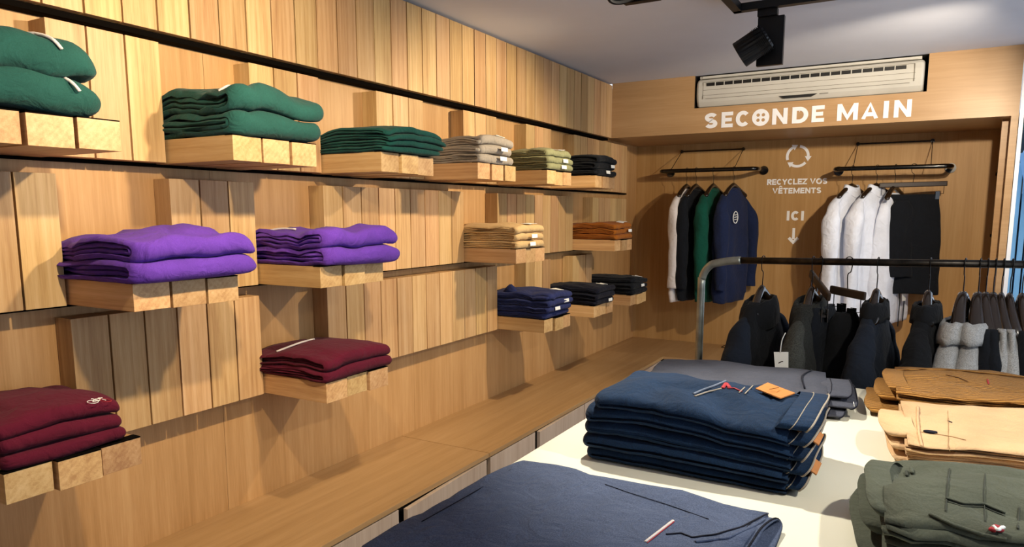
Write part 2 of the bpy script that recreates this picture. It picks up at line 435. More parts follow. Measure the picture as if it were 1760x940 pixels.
hd = empty('street_shrub', (3.4, 9.0, 0)); tag(hd, 'dark leafy shrub standing outside the window', 'shrub')
obj('foliage', bm, plain('dark teal leaf', '1c4a4a', .5), hd)
bm = bmesh.new(); tube(bm, [(.35, 0, 0), (.37, .02, 2.4)], .05, 8); obj('trunk', bm, M_HANG, hd)
o = obj('trim_9', bx(2.4, 5.2, 9.42, 9.5, 0, 4.5), plain('dark facade', '1b2833', .8)); tag(o, kind='structure')

# ------------------------------------------------------------------ air conditioner
ac = empty('air_conditioner', (.672, Y0, 2.372)); tag(ac, 'aged white air conditioner recessed above the SECONDE MAIN sign', 'air conditioner')
LW, HH = 1.476, .205
prof = [(.30, 0), (.05, 0), (.025, .008), (.006, .04), (-.006, .09), (-.006, .15), (.0, .185), (.012, .2), (.03, HH), (.30, HH)]
bm = bmesh.new(); rings = []
for x, sc in ((0, .86), (.006, .95), (.018, 1), (LW-.018, 1), (LW-.006, .95), (LW, .86)):
    rings.append([Vector((x, .30+(py_-.30)*1.0 + (1-sc)*.12*(1 if py_ < .1 else 0), HH/2+(pz-HH/2)*sc)) for py_, pz in prof])
loft(bm, rings); obj('housing', bm, M_ACW, ac, norm=True)
bm = bmesh.new(); box(bm, .02, LW-.02, .02, .2, HH+.004, HH+.022); box(bm, .04, LW-.04, .01, .03, HH+.006, HH+.02)
obj('mounting_bar', bm, M_ACW, ac)
bm = bmesh.new()
fz = lambda t: Vector((0, -.0065, 0))
n = 20; x0, x1 = .075, LW-.105
obj('vent_slot', bx(x0, x1, -.0075, .002, .150, .174), M_ACD, ac)
for i in range(1, n):
    x = lerp(x0, x1, i/n); box(bm, x-.003, x+.003, -.010, .0, .148, .176)
obj('louvre', bm, M_ACW, ac)
bm = bmesh.new(); d = -.0072
for z, a, b_ in ((.122, .05, LW-.05), (.085, .05, LW-.05), (.060, .07, LW-.08)): box(bm, a, b_, d-.0005, d+.004, z, z+.0018)
box(bm, .05, .052, d-.0005, d+.004, .06, .18); box(bm, LW-.06, LW-.055, d-.001, d+.004, .07, .18)
box(bm, .05, LW-.055, d-.0005, d+.004, .179, .1805)
obj('panel_seam', bm, plain('seam shadow grey', '6f685c', .7), ac)
bm = bmesh.new()
v = [(.62, .022), (.80, .022), (.84, .04), (.59, .04)]
loft(bm, [[Vector((a, -.003, z)) for a, z in v], [Vector((a, .02, z)) for a, z in v]])
obj('display_panel', bm, M_ACD, ac, norm=True)
obj('brand_mark', bx(.86, .91, -.0045, .0, .034, .040), plain('faded grey print', '8a867c', .6), ac)

# ------------------------------------------------------------------ lettering by strokes
GL = {
 'E': (.72, [[(0, 0, 0), (0, 1, 0)], [(0, 0, 1), (1, 0, 1)], [(0, .5, 1), (.9, .5, 1)], [(0, 1, 1), (1, 1, 1)]]),
 'I': (.24, [[(.5, 0, 0), (.5, 1, 0)]]),
 'L': (.70, [[(0, 0, 0), (0, 1, 0)], [(0, 0, 1), (1, 0, 1)]]),
 'T': (.78, [[(.5, 0, 0), (.5, 1, 0)], [(0, 1, 1), (1, 1, 1)]]),
 'N': (.86, [[(0, 0), (0, 1)], [(1, 0), (1, 1)], [(0, 1), (1, 0)]]),
 'M': (1.06, [[(0, 0), (0, 1)], [(1, 0), (1, 1)], [(0, 1), (.5, .12), (1, 1)]]),
 'A': (.96, [[(0, 0), (.5, 1), (1, 0)], [(.2, .28), (.8, .28)]]),
 'V': (.94, [[(0, 1), (.5, 0), (1, 1)]]),
 'Z': (.74, [[(0, 1), (1, 1), (0, 0), (1, 0)]]),
 'Y': (.88, [[(0, 1), (.5, .45), (1, 1)], [(.5, .45), (.5, 0)]]),
 'R': (.80, None), 'D': (.84, None), 'S': (.76, None), 'C': (.84, None), 'O': (.98, None)}
def arc(cx, cy, rx, ry, a0, a1, n=16):
    return [(cx+rx*math.cos(math.radians(lerp(a0, a1, i/n))), cy+ry*math.sin(math.radians(lerp(a0, a1, i/n)))) for i in range(n+1)]
def glyph(ch, h, w):
    "ribbons (lists of 2-D points) and the letter's width, cap height h, stroke w"
    asp = GL['E' if ch == 'Ê' else ch][0]; Wd = asp*h; i = w/2
    if ch == 'Ê':
        st, Wd = glyph('E', h, w); st.append([(Wd*.15, h*1.14), (Wd*.5, h*1.34), (Wd*.85, h*1.14)]); return st, Wd
    if ch == 'C': return [arc(Wd/2, h/2, Wd/2-i, h/2-i, 42, 318, 28)], Wd
    if ch == 'O': return [arc(Wd/2, h/2, Wd/2-i, h/2-i, 0, 360, 36)], Wd
    if ch == 'D': return [[(i, 0), (i, h)], [(i, h-i), (Wd*.45, h-i)]+arc(Wd*.45, h/2, Wd*.55-i, h/2-i, 90, -90, 18)+[(i, i)]], Wd
    if ch == 'R': return [[(i, 0), (i, h)], [(i, h-i), (Wd*.55, h-i)]+arc(Wd*.55, h*.70, Wd*.42-i, h*.30-i, 90, -90, 12)+[(i, h*.40+i)], [(Wd*.5, h*.42), (Wd-i*.9, 0)]], Wd
    if ch == 'S':
        r_ = h/4-i*.5+.0
        return [arc(Wd/2, h*.735-i*.25, Wd/2-i, h*.265-i*.75, 25, 270, 18)+arc(Wd/2, h*.265+i*.25, Wd/2-i, h*.265-i*.75, 90, -155, 18)], Wd
    out = []
    for s in GL[ch][1]:
        pts = []
        for p in s:
            x = i + p[0]*(Wd-w)
            if len(p) == 3 and p[2] == 1 and ch in 'ELT': x = p[0]*Wd; y = i + p[1]*(h-w)
            elif len(p) == 3 and ch in 'ELTI': y = p[1]*h
            elif ch == 'Z': x = p[0]*Wd; y = i + p[1]*(h-w)
            elif ch == 'A' and abs(p[1]-.28) < .001: y = .28*h
            else: y = p[1]*h
            pts.append((x, y))
        if ch == 'Z': pts = [(0, h-i), (Wd-i*.6, h-i), (i*.6, i), (Wd, i)]
        out.append(pts)
    return out, Wd
def ribbon(bm, pts, w, th, clip=None):
    n_ = len(pts); Lf, Rt = [], []
    for i, p in enumerate(pts):
        p = Vector(p)
        d0 = (p-Vector(pts[i-1])).normalized() if i else None
        d1 = (Vector(pts[i+1])-p).normalized() if i < n_-1 else None
        if d0 is None: d0 = d1
        if d1 is None: d1 = d0
        n0 = Vector((-d0.y, d0.x)); n1 = Vector((-d1.y, d1.x)); mm = (n0+n1)
        mm = mm.normalized() if mm.length > .01 else n0
        k = min(1.9, 1/max(.2, mm.dot(n0)))
        Lf.append(p+mm*w/2*k); Rt.append(p-mm*w/2*k)
    for i in range(n_-1):
        q = [Lf[i], Rt[i], Rt[i+1], Lf[i+1]]
        if clip: q = [Vector((a.x, min(max(a.y, clip[0]), clip[1]))) for a in q]
        f = [bm.verts.new((a.x, 0, a.y)) for a in q]; g = [bm.verts.new((a.x, -th, a.y)) for a in q]
        bm.faces.new(g); bm.faces.new(f[::-1])
        for a in range(4):
            b2 = (a+1) % 4; bm.faces.new((f[a], f[b2], g[b2], g[a]))
def word(text, x, y, z, h, width, strokef, root, th=.0015, letters=True, mt=None):
    gs = [glyph(c, h, h*strokef) if c != ' ' else ([], h*.35) for c in text]
    nat = sum(g[1] for g in gs); gap = (width-nat)/(len(text)-1); px = x
    for c, (st, wd) in zip(text, gs):
        if c != ' ':
            bm_ = bmesh.new()
            for i_, s in enumerate(st):
                ribbon(bm_, s, h*strokef*(.62 if (c == 'Ê' and s is st[-1]) else 1), th+.0003*i_, None if (c == 'Ê' and s is st[-1]) else (0, h))
            o = obj('letter', bm_, mt or M_WHITE, root, norm=True); o.location = Vector((px, y, z))-root.location
        px += wd+gap
sg = empty('sign_lettering', (.739, Y0, 2.214)); tag(sg, 'large white SECONDE MAIN lettering on the wooden fascia, a button for the O', 'sign')
hL = .111
def big(ch, u0, u1, h=hL):
    a = P(u0, 210, y=Y0).x; b2 = P(u1, 210, y=Y0).x
    st, wd = glyph(ch, h, h*.235); bm_ = bmesh.new()
    if ch == 'O': return a, b2
    for i_, s in enumerate(st): ribbon(bm_, s, h*.235, .0022+.0004*i_, (0, h))
    o = obj('letter', bm_, M_WHITE, sg, norm=True); o.scale = ((b2-a)/wd, 1, 1)
    o.location = Vector((a, Y0-.0005, 2.2175))-sg.location
for ch, u0, u1 in (('S', 1211.3, 1233), ('E', 1240, 1259.5), ('C', 1264.5, 1289), ('N', 1327, 1353), ('D', 1361, 1388.5), ('E', 1394.5, 1416),
                   ('M', 1438, 1473.5), ('A', 1479.5, 1509), ('I', 1517, 1526), ('N', 1535, 1565)): big(ch, u0, u1)
a, b_ = P(1292.5, 207, y=Y0).x, P(1322, 207, y=Y0).x
bm = bmesh.new(); R = (b_-a)/2; cx = (a+b_)/2; nseg = 48
# button disc with four holes: build as ring grid boolean-free (disc minus holes through triangle fill)
outer = [(R*math.cos(2*PI*i/nseg), R*math.sin(2*PI*i/nseg)) for i in range(nseg)]
def loop(pts, y): 
    vs = [bm.verts.new((p[0], y, p[1])) for p in pts]
    return vs, [bm.edges.new((vs[i], vs[(i+1) % len(vs)])) for i in range(len(vs))]
hr = R*.20; hc = R*.30
holes = [[(sx*hc+hr*math.cos(2*PI*i/16), sz*hc+hr*math.sin(2*PI*i/16)) for i in range(16)] for sx in (-1, 1) for sz in (-1, 1)]
es = []
for lp in [outer]+holes: es += loop(lp, -.0025)[1]
bmesh.ops.triangle_fill(bm, edges=es, use_beauty=True)
ext = bmesh.ops.extrude_face_region(bm, geom=list(bm.faces))
for e in ext['geom']:
    if isinstance(e, bmesh.types.BMVert): e.co.y = 0
o = obj('button', bm, M_WHITE, sg, norm=True); o.location = Vector((cx, Y0-.0005, 2.273))-sg.location; tag(o, 'round four hole button standing for the O')

YW = YB-.0005
rl = empty('wall_lettering', (1.07, YW, 1.76)); tag(rl, 'small white RECYCLEZ VOS VÊTEMENTS lettering in two lines on the alcove wall', 'lettering')
a = P(1318.5, 313, y=YB); b_ = P(1422, 312, y=YB); word('RECYCLEZ VOS', a.x, YW, a.z-.024, .047, b_.x-a.x, .235, rl)
a = P(1327.5, 328, y=YB); b_ = P(1411.5, 326, y=YB); word('VÊTEMENTS', a.x, YW, a.z-.024, .046, b_.x-a.x, .235, rl)
rl = empty('wall_lettering', (1.2, YW, 1.54)); tag(rl, 'white ICI lettering below the two line text on the alcove wall', 'lettering')
a = P(1352.5, 371, y=YB); b_ = P(1381.5, 370, y=YB); word('ICI', a.x, YW, a.z-.038, .078, b_.x-a.x, .27, rl)
c0 = P(1364.5, 392, y=YB); c1 = P(1364.5, 419, y=YB)
bm = bmesh.new(); hh = c0.z-c1.z
ribbon(bm, [(0, hh), (0, hh*.30)], .021, .0015)
ribbon(bm, [(-.036, hh*.38), (0, hh*.10), (.036, hh*.38)], .024, .0015)
o = obj('arrow_symbol', bm, M_WHITE, norm=True); o.location = (c0.x, YW, c1.z); tag(o, 'white arrow pointing down below the ICI lettering', 'arrow')
cc = P(1371, 268.5, y=YB); rc = (P(1389, 268, y=YB).x-P(1353, 268, y=YB).x)/2
bm = bmesh.new()
for k in range(3):
    a0 = 200-k*120; pts = arc(0, 0, rc, rc, a0, a0-82, 14); ribbon(bm, pts, .021, .0015)
    e = math.radians(a0-82); c = Vector((rc*math.cos(e), rc*math.sin(e))); t = Vector((math.sin(e), -math.cos(e))); nn = Vector((math.cos(e), math.sin(e)))
    tri = [c+nn*.025, c-nn*.025, c+t*.04]
    f = [bm.verts.new((p.x, 0, p.y)) for p in tri]; g = [bm.verts.new((p.x, -.0015, p.y)) for p in tri]
    bm.faces.new(f); bm.faces.new(g[::-1])
    for i in range(3): bm.faces.new((f[i], f[(i+1) % 3], g[(i+1) % 3], g[i]))
o = obj('recycling_symbol', bm, M_WHITE, norm=True); o.location = (cc.x, YW, cc.z); tag(o, 'white ring of three chasing recycling arrows on the alcove wall', 'symbol')

# ------------------------------------------------------------------ track and spotlights
ZTR = 2.55
tr = empty('light_track', (1.343, 3.66, ZTR)); tag(tr, 'black rectangular light track hanging just under the white ceiling', 'light track')
bm = bmesh.new()
TX1, TY0 = 3.05, .25
box(bm, 0, .04, TY0-3.66, 0, 0, .035); box(bm, 0, TX1-1.343, -.04, 0, 0, .035)
box(bm, TX1-1.383, TX1-1.343, TY0-3.66, 0, 0, .035); box(bm, 0, TX1-1.343, TY0-3.66, TY0-3.62, 0, .035)
obj('profile', bm, M_TRACK, tr)
for x, y in ((.02, -.6), (.02, -2.6), (1.1, -.02)):
    bm = bmesh.new(); tube(bm, [(x, y, .035), (x, y, ZC-ZTR)], .008, 8); obj('ceiling_mount', bm, M_TRACK, tr)
def spot(x, y, target, power, size, lab, drop=0.0, col=(1, .80, .56), blend=.55, plate_rz=0.0, rad=.028, gb=True):
    r = empty('track_spotlight', (x, y, ZTR), 0); tag(r, lab, 'spotlight', 'black spotlights on the ceiling track')
    obj('adapter', bx(-.045, .045, -.02, .02, -.032-drop, 0, bev=.002), M_TRACK, r)
    obj('gear_box', bx(-.045, .075, .0, .03, -.255-drop, -.032-drop, bev=.002), M_TRACK, r)
    hc_ = Vector((-.035, -.064, -.165-drop)); d = (Vector(target)-(Vector((x, y, ZTR))+hc_)).normalized()
    q = d.to_track_quat('Z', 'Y').to_matrix()
    tabs = [(-.06, .05), (-.05, .058), (-.01, .062), (.085, .064), (.087, .062), (.087, .056), (.078, .053)]
    bm_ = bmesh.new()
    rg = []
    for zz, rr in tabs: rg.append([hc_ + q @ Vector((rr*math.cos(2*PI*k/40)*(1-(.07 if (zz < 0 and k % 2) else 0)), rr*math.sin(2*PI*k/40)*(1-(.07 if (zz < 0 and k % 2) else 0)), zz)) for k in range(40)])
    loft(bm_, rg); obj('lamp_head', bm_, M_TRACK, r, norm=True)
    bm_ = bmesh.new()
    for k in range(7):
        zz = -.052+k*.0075
        loft(bm_, [[hc_+q @ Vector((rr*math.cos(2*PI*j/24), rr*math.sin(2*PI*j/24), z3)) for j in range(24)] for z3, rr in ((zz, .05), (zz, .066), (zz+.0025, .066), (zz+.0025, .05))])
    obj('cooling_fin', bm_, M_TRACK, r, norm=True)
    bm_ = bmesh.new(); loft(bm_, [[hc_+q @ Vector((.046*math.cos(2*PI*j/24), .046*math.sin(2*PI*j/24), z3)) for j in range(24)] for z3 in (.0775, .079)])
    obj('lens', bm_, M_LENS, r, norm=True)
    ld = bpy.data.lights.new('beam', 'SPOT'); ld.energy = power; ld.color = col; ld.spot_size = math.radians(size); ld.spot_blend = blend; ld.shadow_soft_size = rad
    lo_ = bpy.data.objects.new('beam', ld); COL.objects.link(lo_); lo_.parent = r
    lo_.location = hc_+d*.115; lo_.rotation_euler = d.to_track_quat('-Z', 'Y').to_euler()
    return r
WARM = (1, .81, .54)
spot(1.50, 3.66, (0, 3.55, 1.50), 112, 100, 'black spotlight at the corner of the track, turned towards the plank wall', col=WARM)
spot(1.36, 1.10, (0, 1.15, 1.60), 72, 108, 'black spotlight at the near left of the track aimed at the purple stacks', drop=.10, col=WARM)
spot(1.36, 1.78, (0, 1.85, 1.60), 74, 108, 'black spotlight at the middle left of the track aimed at the plank wall', drop=.10, col=WARM)
spot(1.36, 2.26, (1.95, 1.95, .95), 120, 74, 'black spotlight on the left track shining down on the display table', drop=.03, col=(1, .93, .78))
spot(2.70, 3.66, (1.2, 6.26, 1.5), 155, 80, 'black spotlight on the far right of the track aimed at the alcove clothes', col=(1, .84, .62))
spot(3.00, 1.6, (2.1, 2.4, .95), 80, 90, 'black spotlight on the right track shining down on the display table', col=(1, .93, .78))
spot(3.00, 2.70, (1.5, 5.43, 2.38), 70, 48, 'black spotlight on the right track aimed at the SECONDE MAIN sign', col=(1, .86, .68))

# ------------------------------------------------------------------ folded garments
def nz(x, y, z): return noise.noise(Vector((x, y, z)))
def folded(name, mt, D, Wd, z0, z1, plies, warp, seed, dy=0.0, dx=0.0, rfar=.05, rnear=.012, jit=.008, corner=.05, plyn=.30, ns=24):
    bm_ = bmesh.new(); rnd = random.Random(seed)
    H = z1-z0; t = H/(2*plies)
    for i in range(plies):
        o_ = i*t; path_o, path_i = [], []
        def pth(off, extra):
            zt_, zb_ = z1-off, z0+off; R_ = max((zt_-zb_)/2, .0004); ax = D - H*.5*.9 - 0
            pts = []
            xe0 = rx[0]; xe1 = rx[1]
            for k in range(13): pts.append((lerp(xe0, ax, k/13), zb_, 0))
            for k in range(9):
                a_ = -PI/2+PI*k/8; pts.append((ax+R_*.9*math.cos(a_), (zt_+zb_)/2+R_*math.sin(a_), 1))
            for k in range(1, 14): pts.append((lerp(ax, xe1, k/13), zt_, 0))
            return pts
        rx = (rnd.uniform(-.004, .012), rnd.uniform(-.004, .012))
        out = pth(o_, 0); inn = pth(o_+t*.96, 0)
        cen = [((a_[0]+b2[0])/2, (a_[1]+b2[1])/2) for a_, b2 in zip(out, inn)]
        yj0 = rnd.uniform(-jit, jit); yj1 = rnd.uniform(-jit, jit)*.6
        rings_ = []
        for j in range(ns+1):
            f = j/ns
            f = .5-.5*math.cos(PI*f) if True else f
            f = lerp(j/ns, f, .6)
            e = 1.0
            yy = lerp(yj0, Wd+yj1, f)
            dn = min(1, (yy-yj0)/(t*.9+1e-6)); df = min(1, (Wd+yj1-yy)/(t*.9+1e-6))
            e = math.sqrt(max(0.04, 1-(1-min(dn, df))**2))
            g = 1.0
            u_ = (Wd+yj1-yy)/rfar if rfar > 0 else 2
            if u_ < 1: g = .30+.70*math.sqrt(max(0, 1-(1-u_)**2))
            u2 = (yy-yj0)/rnear
            if u2 < 1: g *= .75+.25*math.sqrt(max(0, 1-(1-u2)**2))
            ring = []
            ed = min(yy-yj0, Wd+yj1-yy); cr = corner*(1-min(1, ed/corner))**2.2*.55 if corner > 0 else 0
            for pth_, sgn in ((out, 1), (inn, -1)):
                seq = list(zip(pth_, cen)) if sgn == 1 else list(reversed(list(zip(pth_, cen))))
                for (px_, pz_, _), (cx_, cz_) in seq:
                    x_ = lerp(cx_, px_, e); z_ = lerp(cz_, pz_, e)
                    zc = (z0+z1)/2; z_ = zc+(z_-zc)*g
                    fx = max(0, x_/D); x2 = x_ - cr*fx*fx*fx
                    ye = yy + nz(x_*7, i*3.1+seed, 2)*.020*(1-f)
                    z_ += nz(x_*9+seed, ye*5, i*2.3)*t*plyn + nz(x_*22, ye*9, seed+i)*t*plyn*.45
                    ring.append(warp(x2+dx + nz(ye*6, seed, i*.7)*.006*fx, ye+dy, z_))
            rings_.append(ring)
        loft(bm_, rings_)
    return obj(name, bm_, mt, None, smooth=True, norm=True)
ORD = {1: [''], 2: ['lower', 'upper'], 3: ['bottom', 'middle', 'top'], 4: ['bottom', 'second from bottom', 'third from bottom', 'top'],
       5: ['bottom', 'second from bottom', 'middle', 'second from top', 'top']}
def stack(origin, rz, D, Wd, H, n, plies, mt, seed, name, cat, label, group, dome=.15, amp=.10, cfun=None, dscale=None, **kw):
    M_ = Matrix.Translation(Vector(origin)) @ Matrix.Rotation(rz, 4, 'Z')
    def sfun(x, y):
        u = (x/D-.55)/.6; v = (y/Wd-.5)/.6
        s = 1 + dome*(1-u*u-v*v*1.1) - amp*.8*max(0, .22-abs(nz(x*4+y*5+seed, y*3-x*3, 4.4)))/.22 + amp*(nz(x*5+seed, y*5, seed*.3)) + amp*.35*nz(x*13, y*13+seed, 1)
        if cfun: s *= cfun(x/D, y/Wd)
        return max(.25, s)
    def warp(x, y, z): return Vector((x, y, z*sfun(x, y)))
    out = []; rnd = random.Random(seed*13+1)
    for j in range(n):
        o = folded(name, mt, D*rnd.uniform(.97, 1.02)*(dscale[j] if dscale else 1), Wd*rnd.uniform(.97, 1.01), H*j/n+.0012, H*(j+1)/n-.0006, plies, warp, seed+j*3,
                   dy=rnd.uniform(-.006, .01), dx=rnd.uniform(-.006, .008), **kw)
        o.matrix_world = M_
        tag(o, (ORD[n][j]+' ' if n > 1 else '')+label, cat, group)
        out.append(o)
    top = lambda x, y, f=1.0: H*f*sfun(x, y)
    return out, top
def line(o, name, pts, r, mt, flat=1.0):
    bm_ = bmesh.new(); tube(bm_, bez(pts, 5), r, 6, flat=flat); c = obj(name, bm_, mt, o, smooth=True); return c
def patch(o, name, pts, mt, th=.0015, lab=None):
    "thin quad-strip patch: two rows of points"
    bm_ = bmesh.new(); A, B = [Vector(p) for p in pts[0]], [Vector(p) for p in pts[1]]
    nrm = (A[1]-A[0]).cross(B[0]-A[0]).normalized()
    if nrm.z < -.05: nrm = -nrm
    va = [bm_.verts.new(p) for p in A]; vb = [bm_.verts.new(p) for p in B]; wa = [bm_.verts.new(p+nrm*th) for p in A]; wb_ = [bm_.verts.new(p+nrm*th) for p in B]
    k = len(A)
    for i in range(k-1):
        bm_.faces.new((wa[i], wa[i+1], wb_[i+1], wb_[i])); bm_.faces.new((va[i+1], va[i], vb[i], vb[i+1]))
        bm_.faces.new((va[i], va[i+1], wa[i+1], wa[i])); bm_.faces.new((vb[i+1], vb[i], wb_[i], wb_[i+1]))
    bm_.faces.new((va[0], wa[0], wb_[0], vb[0])); bm_.faces.new((va[-1], vb[-1], wb_[-1], wa[-1]))
    c = obj(name, bm_, mt, o, norm=True)
    if lab: c['label'] = lab
    return c

def top_pts(o, tp, pix, lift=.0015, z=ZT+.1):
    "points lying on the garment's own surface, in its own space"
    from mathutils.bvhtree import BVHTree
    inv = o.matrix_world.inverted(); me = o.data; out = []
    tree = BVHTree.FromPolygons([v.co.copy() for v in me.vertices], [tuple(p.vertices) for p in me.polygons])
    oc = inv @ CAM; dense = []
    for (a, b2), (c, d) in zip(pix[:-1], pix[1:]):
        for k in range(3): dense.append((lerp(a, c, k/3), lerp(b2, d, k/3)))
    dense.append(pix[-1])
    for u, v in dense:
        q = inv @ P(u, v, z=ZT); hit = tree.ray_cast(oc, (q-oc).normalized())[0]
        if hit is not None and (not out or (hit-Vector(out[-1])).length < .09): out.append((hit.x, hit.y, hit.z+lift))
    if len(out) < 2: out = [(.1, .1, tp(.1, .1)), (.1, .12, tp(.1, .12))]
    return out
def wall_stack(key, D, Wd, H, n, plies, mt, seed, name, cat, label, group, yoff=0.0, x0=-.07, **kw):
    tr_, k, _ = SHELVES[key]
    return stack((x0, gy(k)+yoff, SHZ[tr_]+.001), 0, D, Wd, H, n, plies, mt, seed, name, cat, label, group, **kw)
puff = dict(dome=.16, amp=.17, rfar=.055, corner=.06, plyn=.48)
# upper row
st, tp = wall_stack('g1', .42, .335, .155, 2, 1, M_GREEN, 11, 'folded_sweatshirt', 'sweatshirt', 'folded pine green sweatshirt with a cream drawstring, on the leftmost upper shelf', 'green sweatshirts on the top left shelf', yoff=-.02, **{**puff, 'dome': .32, 'rfar': .12})
for j, (s, yy) in enumerate(zip(st, (.235, .20))):
    f = (j+1)/2; zz = lambda x, y: tp(x, y, f)
    line(s, 'drawstring', [(.30, yy-.02, zz(.30, yy)+.004), (.36, yy, zz(.36, yy)+.006-(.004 if j else .0)), (.415, yy+.01, zz(.40, yy)-.012), (.432, yy+.022, zz(.40, yy)-.035)], .0045, M_OFFW)
st, tp = wall_stack('g2', .43, .40, .150, 2, 2, M_GREEN, 23, 'folded_sweatshirt', 'sweatshirt', 'puffy folded pine green sweatshirt, on the second upper shelf', 'green sweatshirts on the second shelf', **puff)
line(st[1], 'drawstring', [(.31, .03, tp(.31, .03)+.001), (.33, .05, tp(.33, .05)+.006), (.345, .065, tp(.34, .06)+.002)], .004, M_OFFW)
st, tp = wall_stack('gl', .44, .385, .088, 4, 1, M_GREEN2, 31, 'folded_jersey', 'jersey', 'thin folded deep green jersey, in the third stack of the upper row', 'deep green tops', dome=.42, amp=.12, rfar=.04, corner=.03)
def waist_label(s, tp, x0, y0, f, w=.055, h=.03, lift=.003):
    P_ = lambda x, y: (x, y, tp(x, y, f)+lift)
    patch(s, 'paper_label', [[P_(x0, y0), P_(x0, y0+w/2), P_(x0, y0+w)], [P_(x0+h, y0), P_(x0+h, y0+w/2), P_(x0+h, y0+w)]], M_LABEL, .002)
def front_label(s, H, n, j, tp, D, y0, w=.06, h=.02):
    zc = tp(D*.97, y0+.03, (j+.55)/n)
    patch(s, 'paper_label', [[(D+.006, y0, zc+h/2), (D+.008, y0+w, zc+h/2)], [(D+.008, y0, zc-h/2), (D+.010, y0+w, zc-h/2)]], M_LABEL, .002)
def trouser_stack(key, H, n, mt, seed, label, group, labels=(), yoff=0, top=True, D=.415, Wd=.33, x0=-.07, plies=2, **kw):
    kk = dict(dome=.10, amp=.10, rfar=.02, corner=.02, jit=.010, plyn=.42); kk.update(kw)
    st, tp = wall_stack(key, D, Wd, H, n, plies, mt, seed, 'folded_trousers', 'trousers', label, group, yoff=yoff, x0=x0, **kk)
    for j, y0 in labels: front_label(st[j], H, n, j, tp, D, y0)
    if top: waist_label(st[-1], tp, D*.80, Wd*.55, 1.0, .085, .055, .004)
    return st, tp
trouser_stack('gr', .125, 3, M_GREY, 41, 'folded stone grey trousers with white labels, beside the deep green tops', 'stone grey trousers', [(0, .16), (1, .17)])
trouser_stack('sa', .115, 3, M_SAGE, 52, 'folded sage trousers with white labels, in the upper row', 'sage trousers', [(0, .15), (1, .17)])
trouser_stack('bk', .125, 3, M_BLK, 63, 'folded black trousers with white labels, last stack of the upper row', 'black trousers of the upper row', [(0, .12), (1, .2)], top=False)
# middle row
st, tp = wall_stack('pl', .45, .42, .125, 2, 2, M_PURP, 74, 'folded_sweatshirt', 'sweatshirt', 'bright purple folded sweatshirt, on the left middle shelf', 'purple sweatshirts on the left shelf', yoff=-.012, **{**puff, 'dome': .16, 'rfar': .075})
st, tp = wall_stack('pm', .45, .42, .125, 2, 2, M_PURP, 85, 'folded_sweatshirt', 'sweatshirt', 'bright purple folded sweatshirt, on the shelf right of the first purple pair', 'purple sweatshirts on the right shelf', yoff=-.006, **{**puff, 'dome': .16, 'rfar': .075})
line(st[1], 'drawstring', [(.03, .05, tp(.03, .05)+.003), (.10, .09, tp(.10, .09)+.004), (.18, .10, tp(.18, .10)+.003)], .004, M_OFFW)
trouser_stack('ta', .125, 3, M_SAND, 96, 'folded sand coloured trousers with white labels, on the middle row', 'sand trousers', [(0, .12), (1, .14)])
trouser_stack('br', .115, 3, M_RUST, 17, 'folded rust brown trousers with white labels, near the alcove', 'rust brown trousers', [(1, .2)])
# lower row
st, tp = wall_stack('bl', .40, .315, .115, 3, 1, M_BURG, 28, 'folded_shirt', 'shirt', 'folded burgundy shirt, on the shelf at the lower left', 'burgundy shirts at the lower left', yoff=.0, x0=-.075, dome=.25, amp=.10, rfar=.02, corner=.02)
# bicycle badge on the top shirt
bad = st[2]
def badge_pt(a, b2):
    y = .225+a*.05; x = .398-b2*.030
    return Vector((x, y, tp(x, y)+.0015))
for nm, ca, mtb in (('badge_wheel', .15, M_LABEL), ('badge_wheel', .85, M_RED)):
    bm = bmesh.new(); tube(bm, [badge_pt(ca+.26*math.cos(t_*PI/8), .35+.42*math.sin(t_*PI/8)) for t_ in range(16)], .0009, 5, cyc=True); obj(nm, bm, mtb, bad)
bm = bmesh.new()
for seg in (((.15, .35), (.42, .95)), ((.42, .95), (.75, .95)), ((.75, .95), (.85, .35)), ((.42, .95), (.52, .35)), ((.52, .35), (.75, .95)), ((.15, .35), (.52, .35)), ((.72, 1.2), (.95, 1.15)), ((.36, 1.2), (.48, 1.2))):
    tube(bm, [badge_pt(*seg[0]), badge_pt(*seg[1])], .0009, 5)
obj('badge_frame', bm, M_LABEL, bad)
patch(bad, 'paper_label', [[(.10, .02, tp(.1, .02)+.003), (.10, .11, tp(.1, .11)+.003)], [(.12, .02, tp(.12, .02)+.003), (.12, .11, tp(.12, .11)+.003)]], M_LABEL)
st, tp = wall_stack('bm', .42, .38, .085, 2, 2, M_BURG, 39, 'folded_sweatshirt', 'sweatshirt', 'folded burgundy sweatshirt, on the lower shelf beneath the purple one', 'burgundy sweatshirts', yoff=-.004, dome=.35, amp=.10, rfar=.02, corner=.02)
line(st[1], 'drawstring', [(.12, .03, tp(.12, .03)+.002), (.15, .12, tp(.15, .12)+.003), (.13, .22, tp(.13, .22)+.003)], .004, M_OFFW)
st, tp = trouser_stack('n1', .145, 4, M_NAVY, 50, 'folded navy trousers with white labels, first stack of the lower far row', 'navy trousers', [(1, .08), (2, .2)], plies=2)
bm = bmesh.new()
c0 = Vector((.13, .06, tp(.13, .06)-.012))
loft(bm, [[c0+Vector((.055*math.cos(a_*PI/6)*s_, .03*math.sin(a_*PI/6)*s_, z_)) for a_ in range(12)] for s_, z_ in ((1, 0), (.8, .02), (.5, .04), (.15, .055))])
obj('turned_up_corner', bm, M_NAVY, st[3], smooth=True)
trouser_stack('n2', .125, 3, M_MIDN, 61, 'folded midnight blue trousers with white labels, between navy and black stacks', 'midnight trousers', [(0, .2)])
trouser_stack('n3', .125, 3, M_BLK, 72, 'folded black trousers with white labels, on the lower shelf by the corner', 'black trousers of the lower row', [(1, .15)])

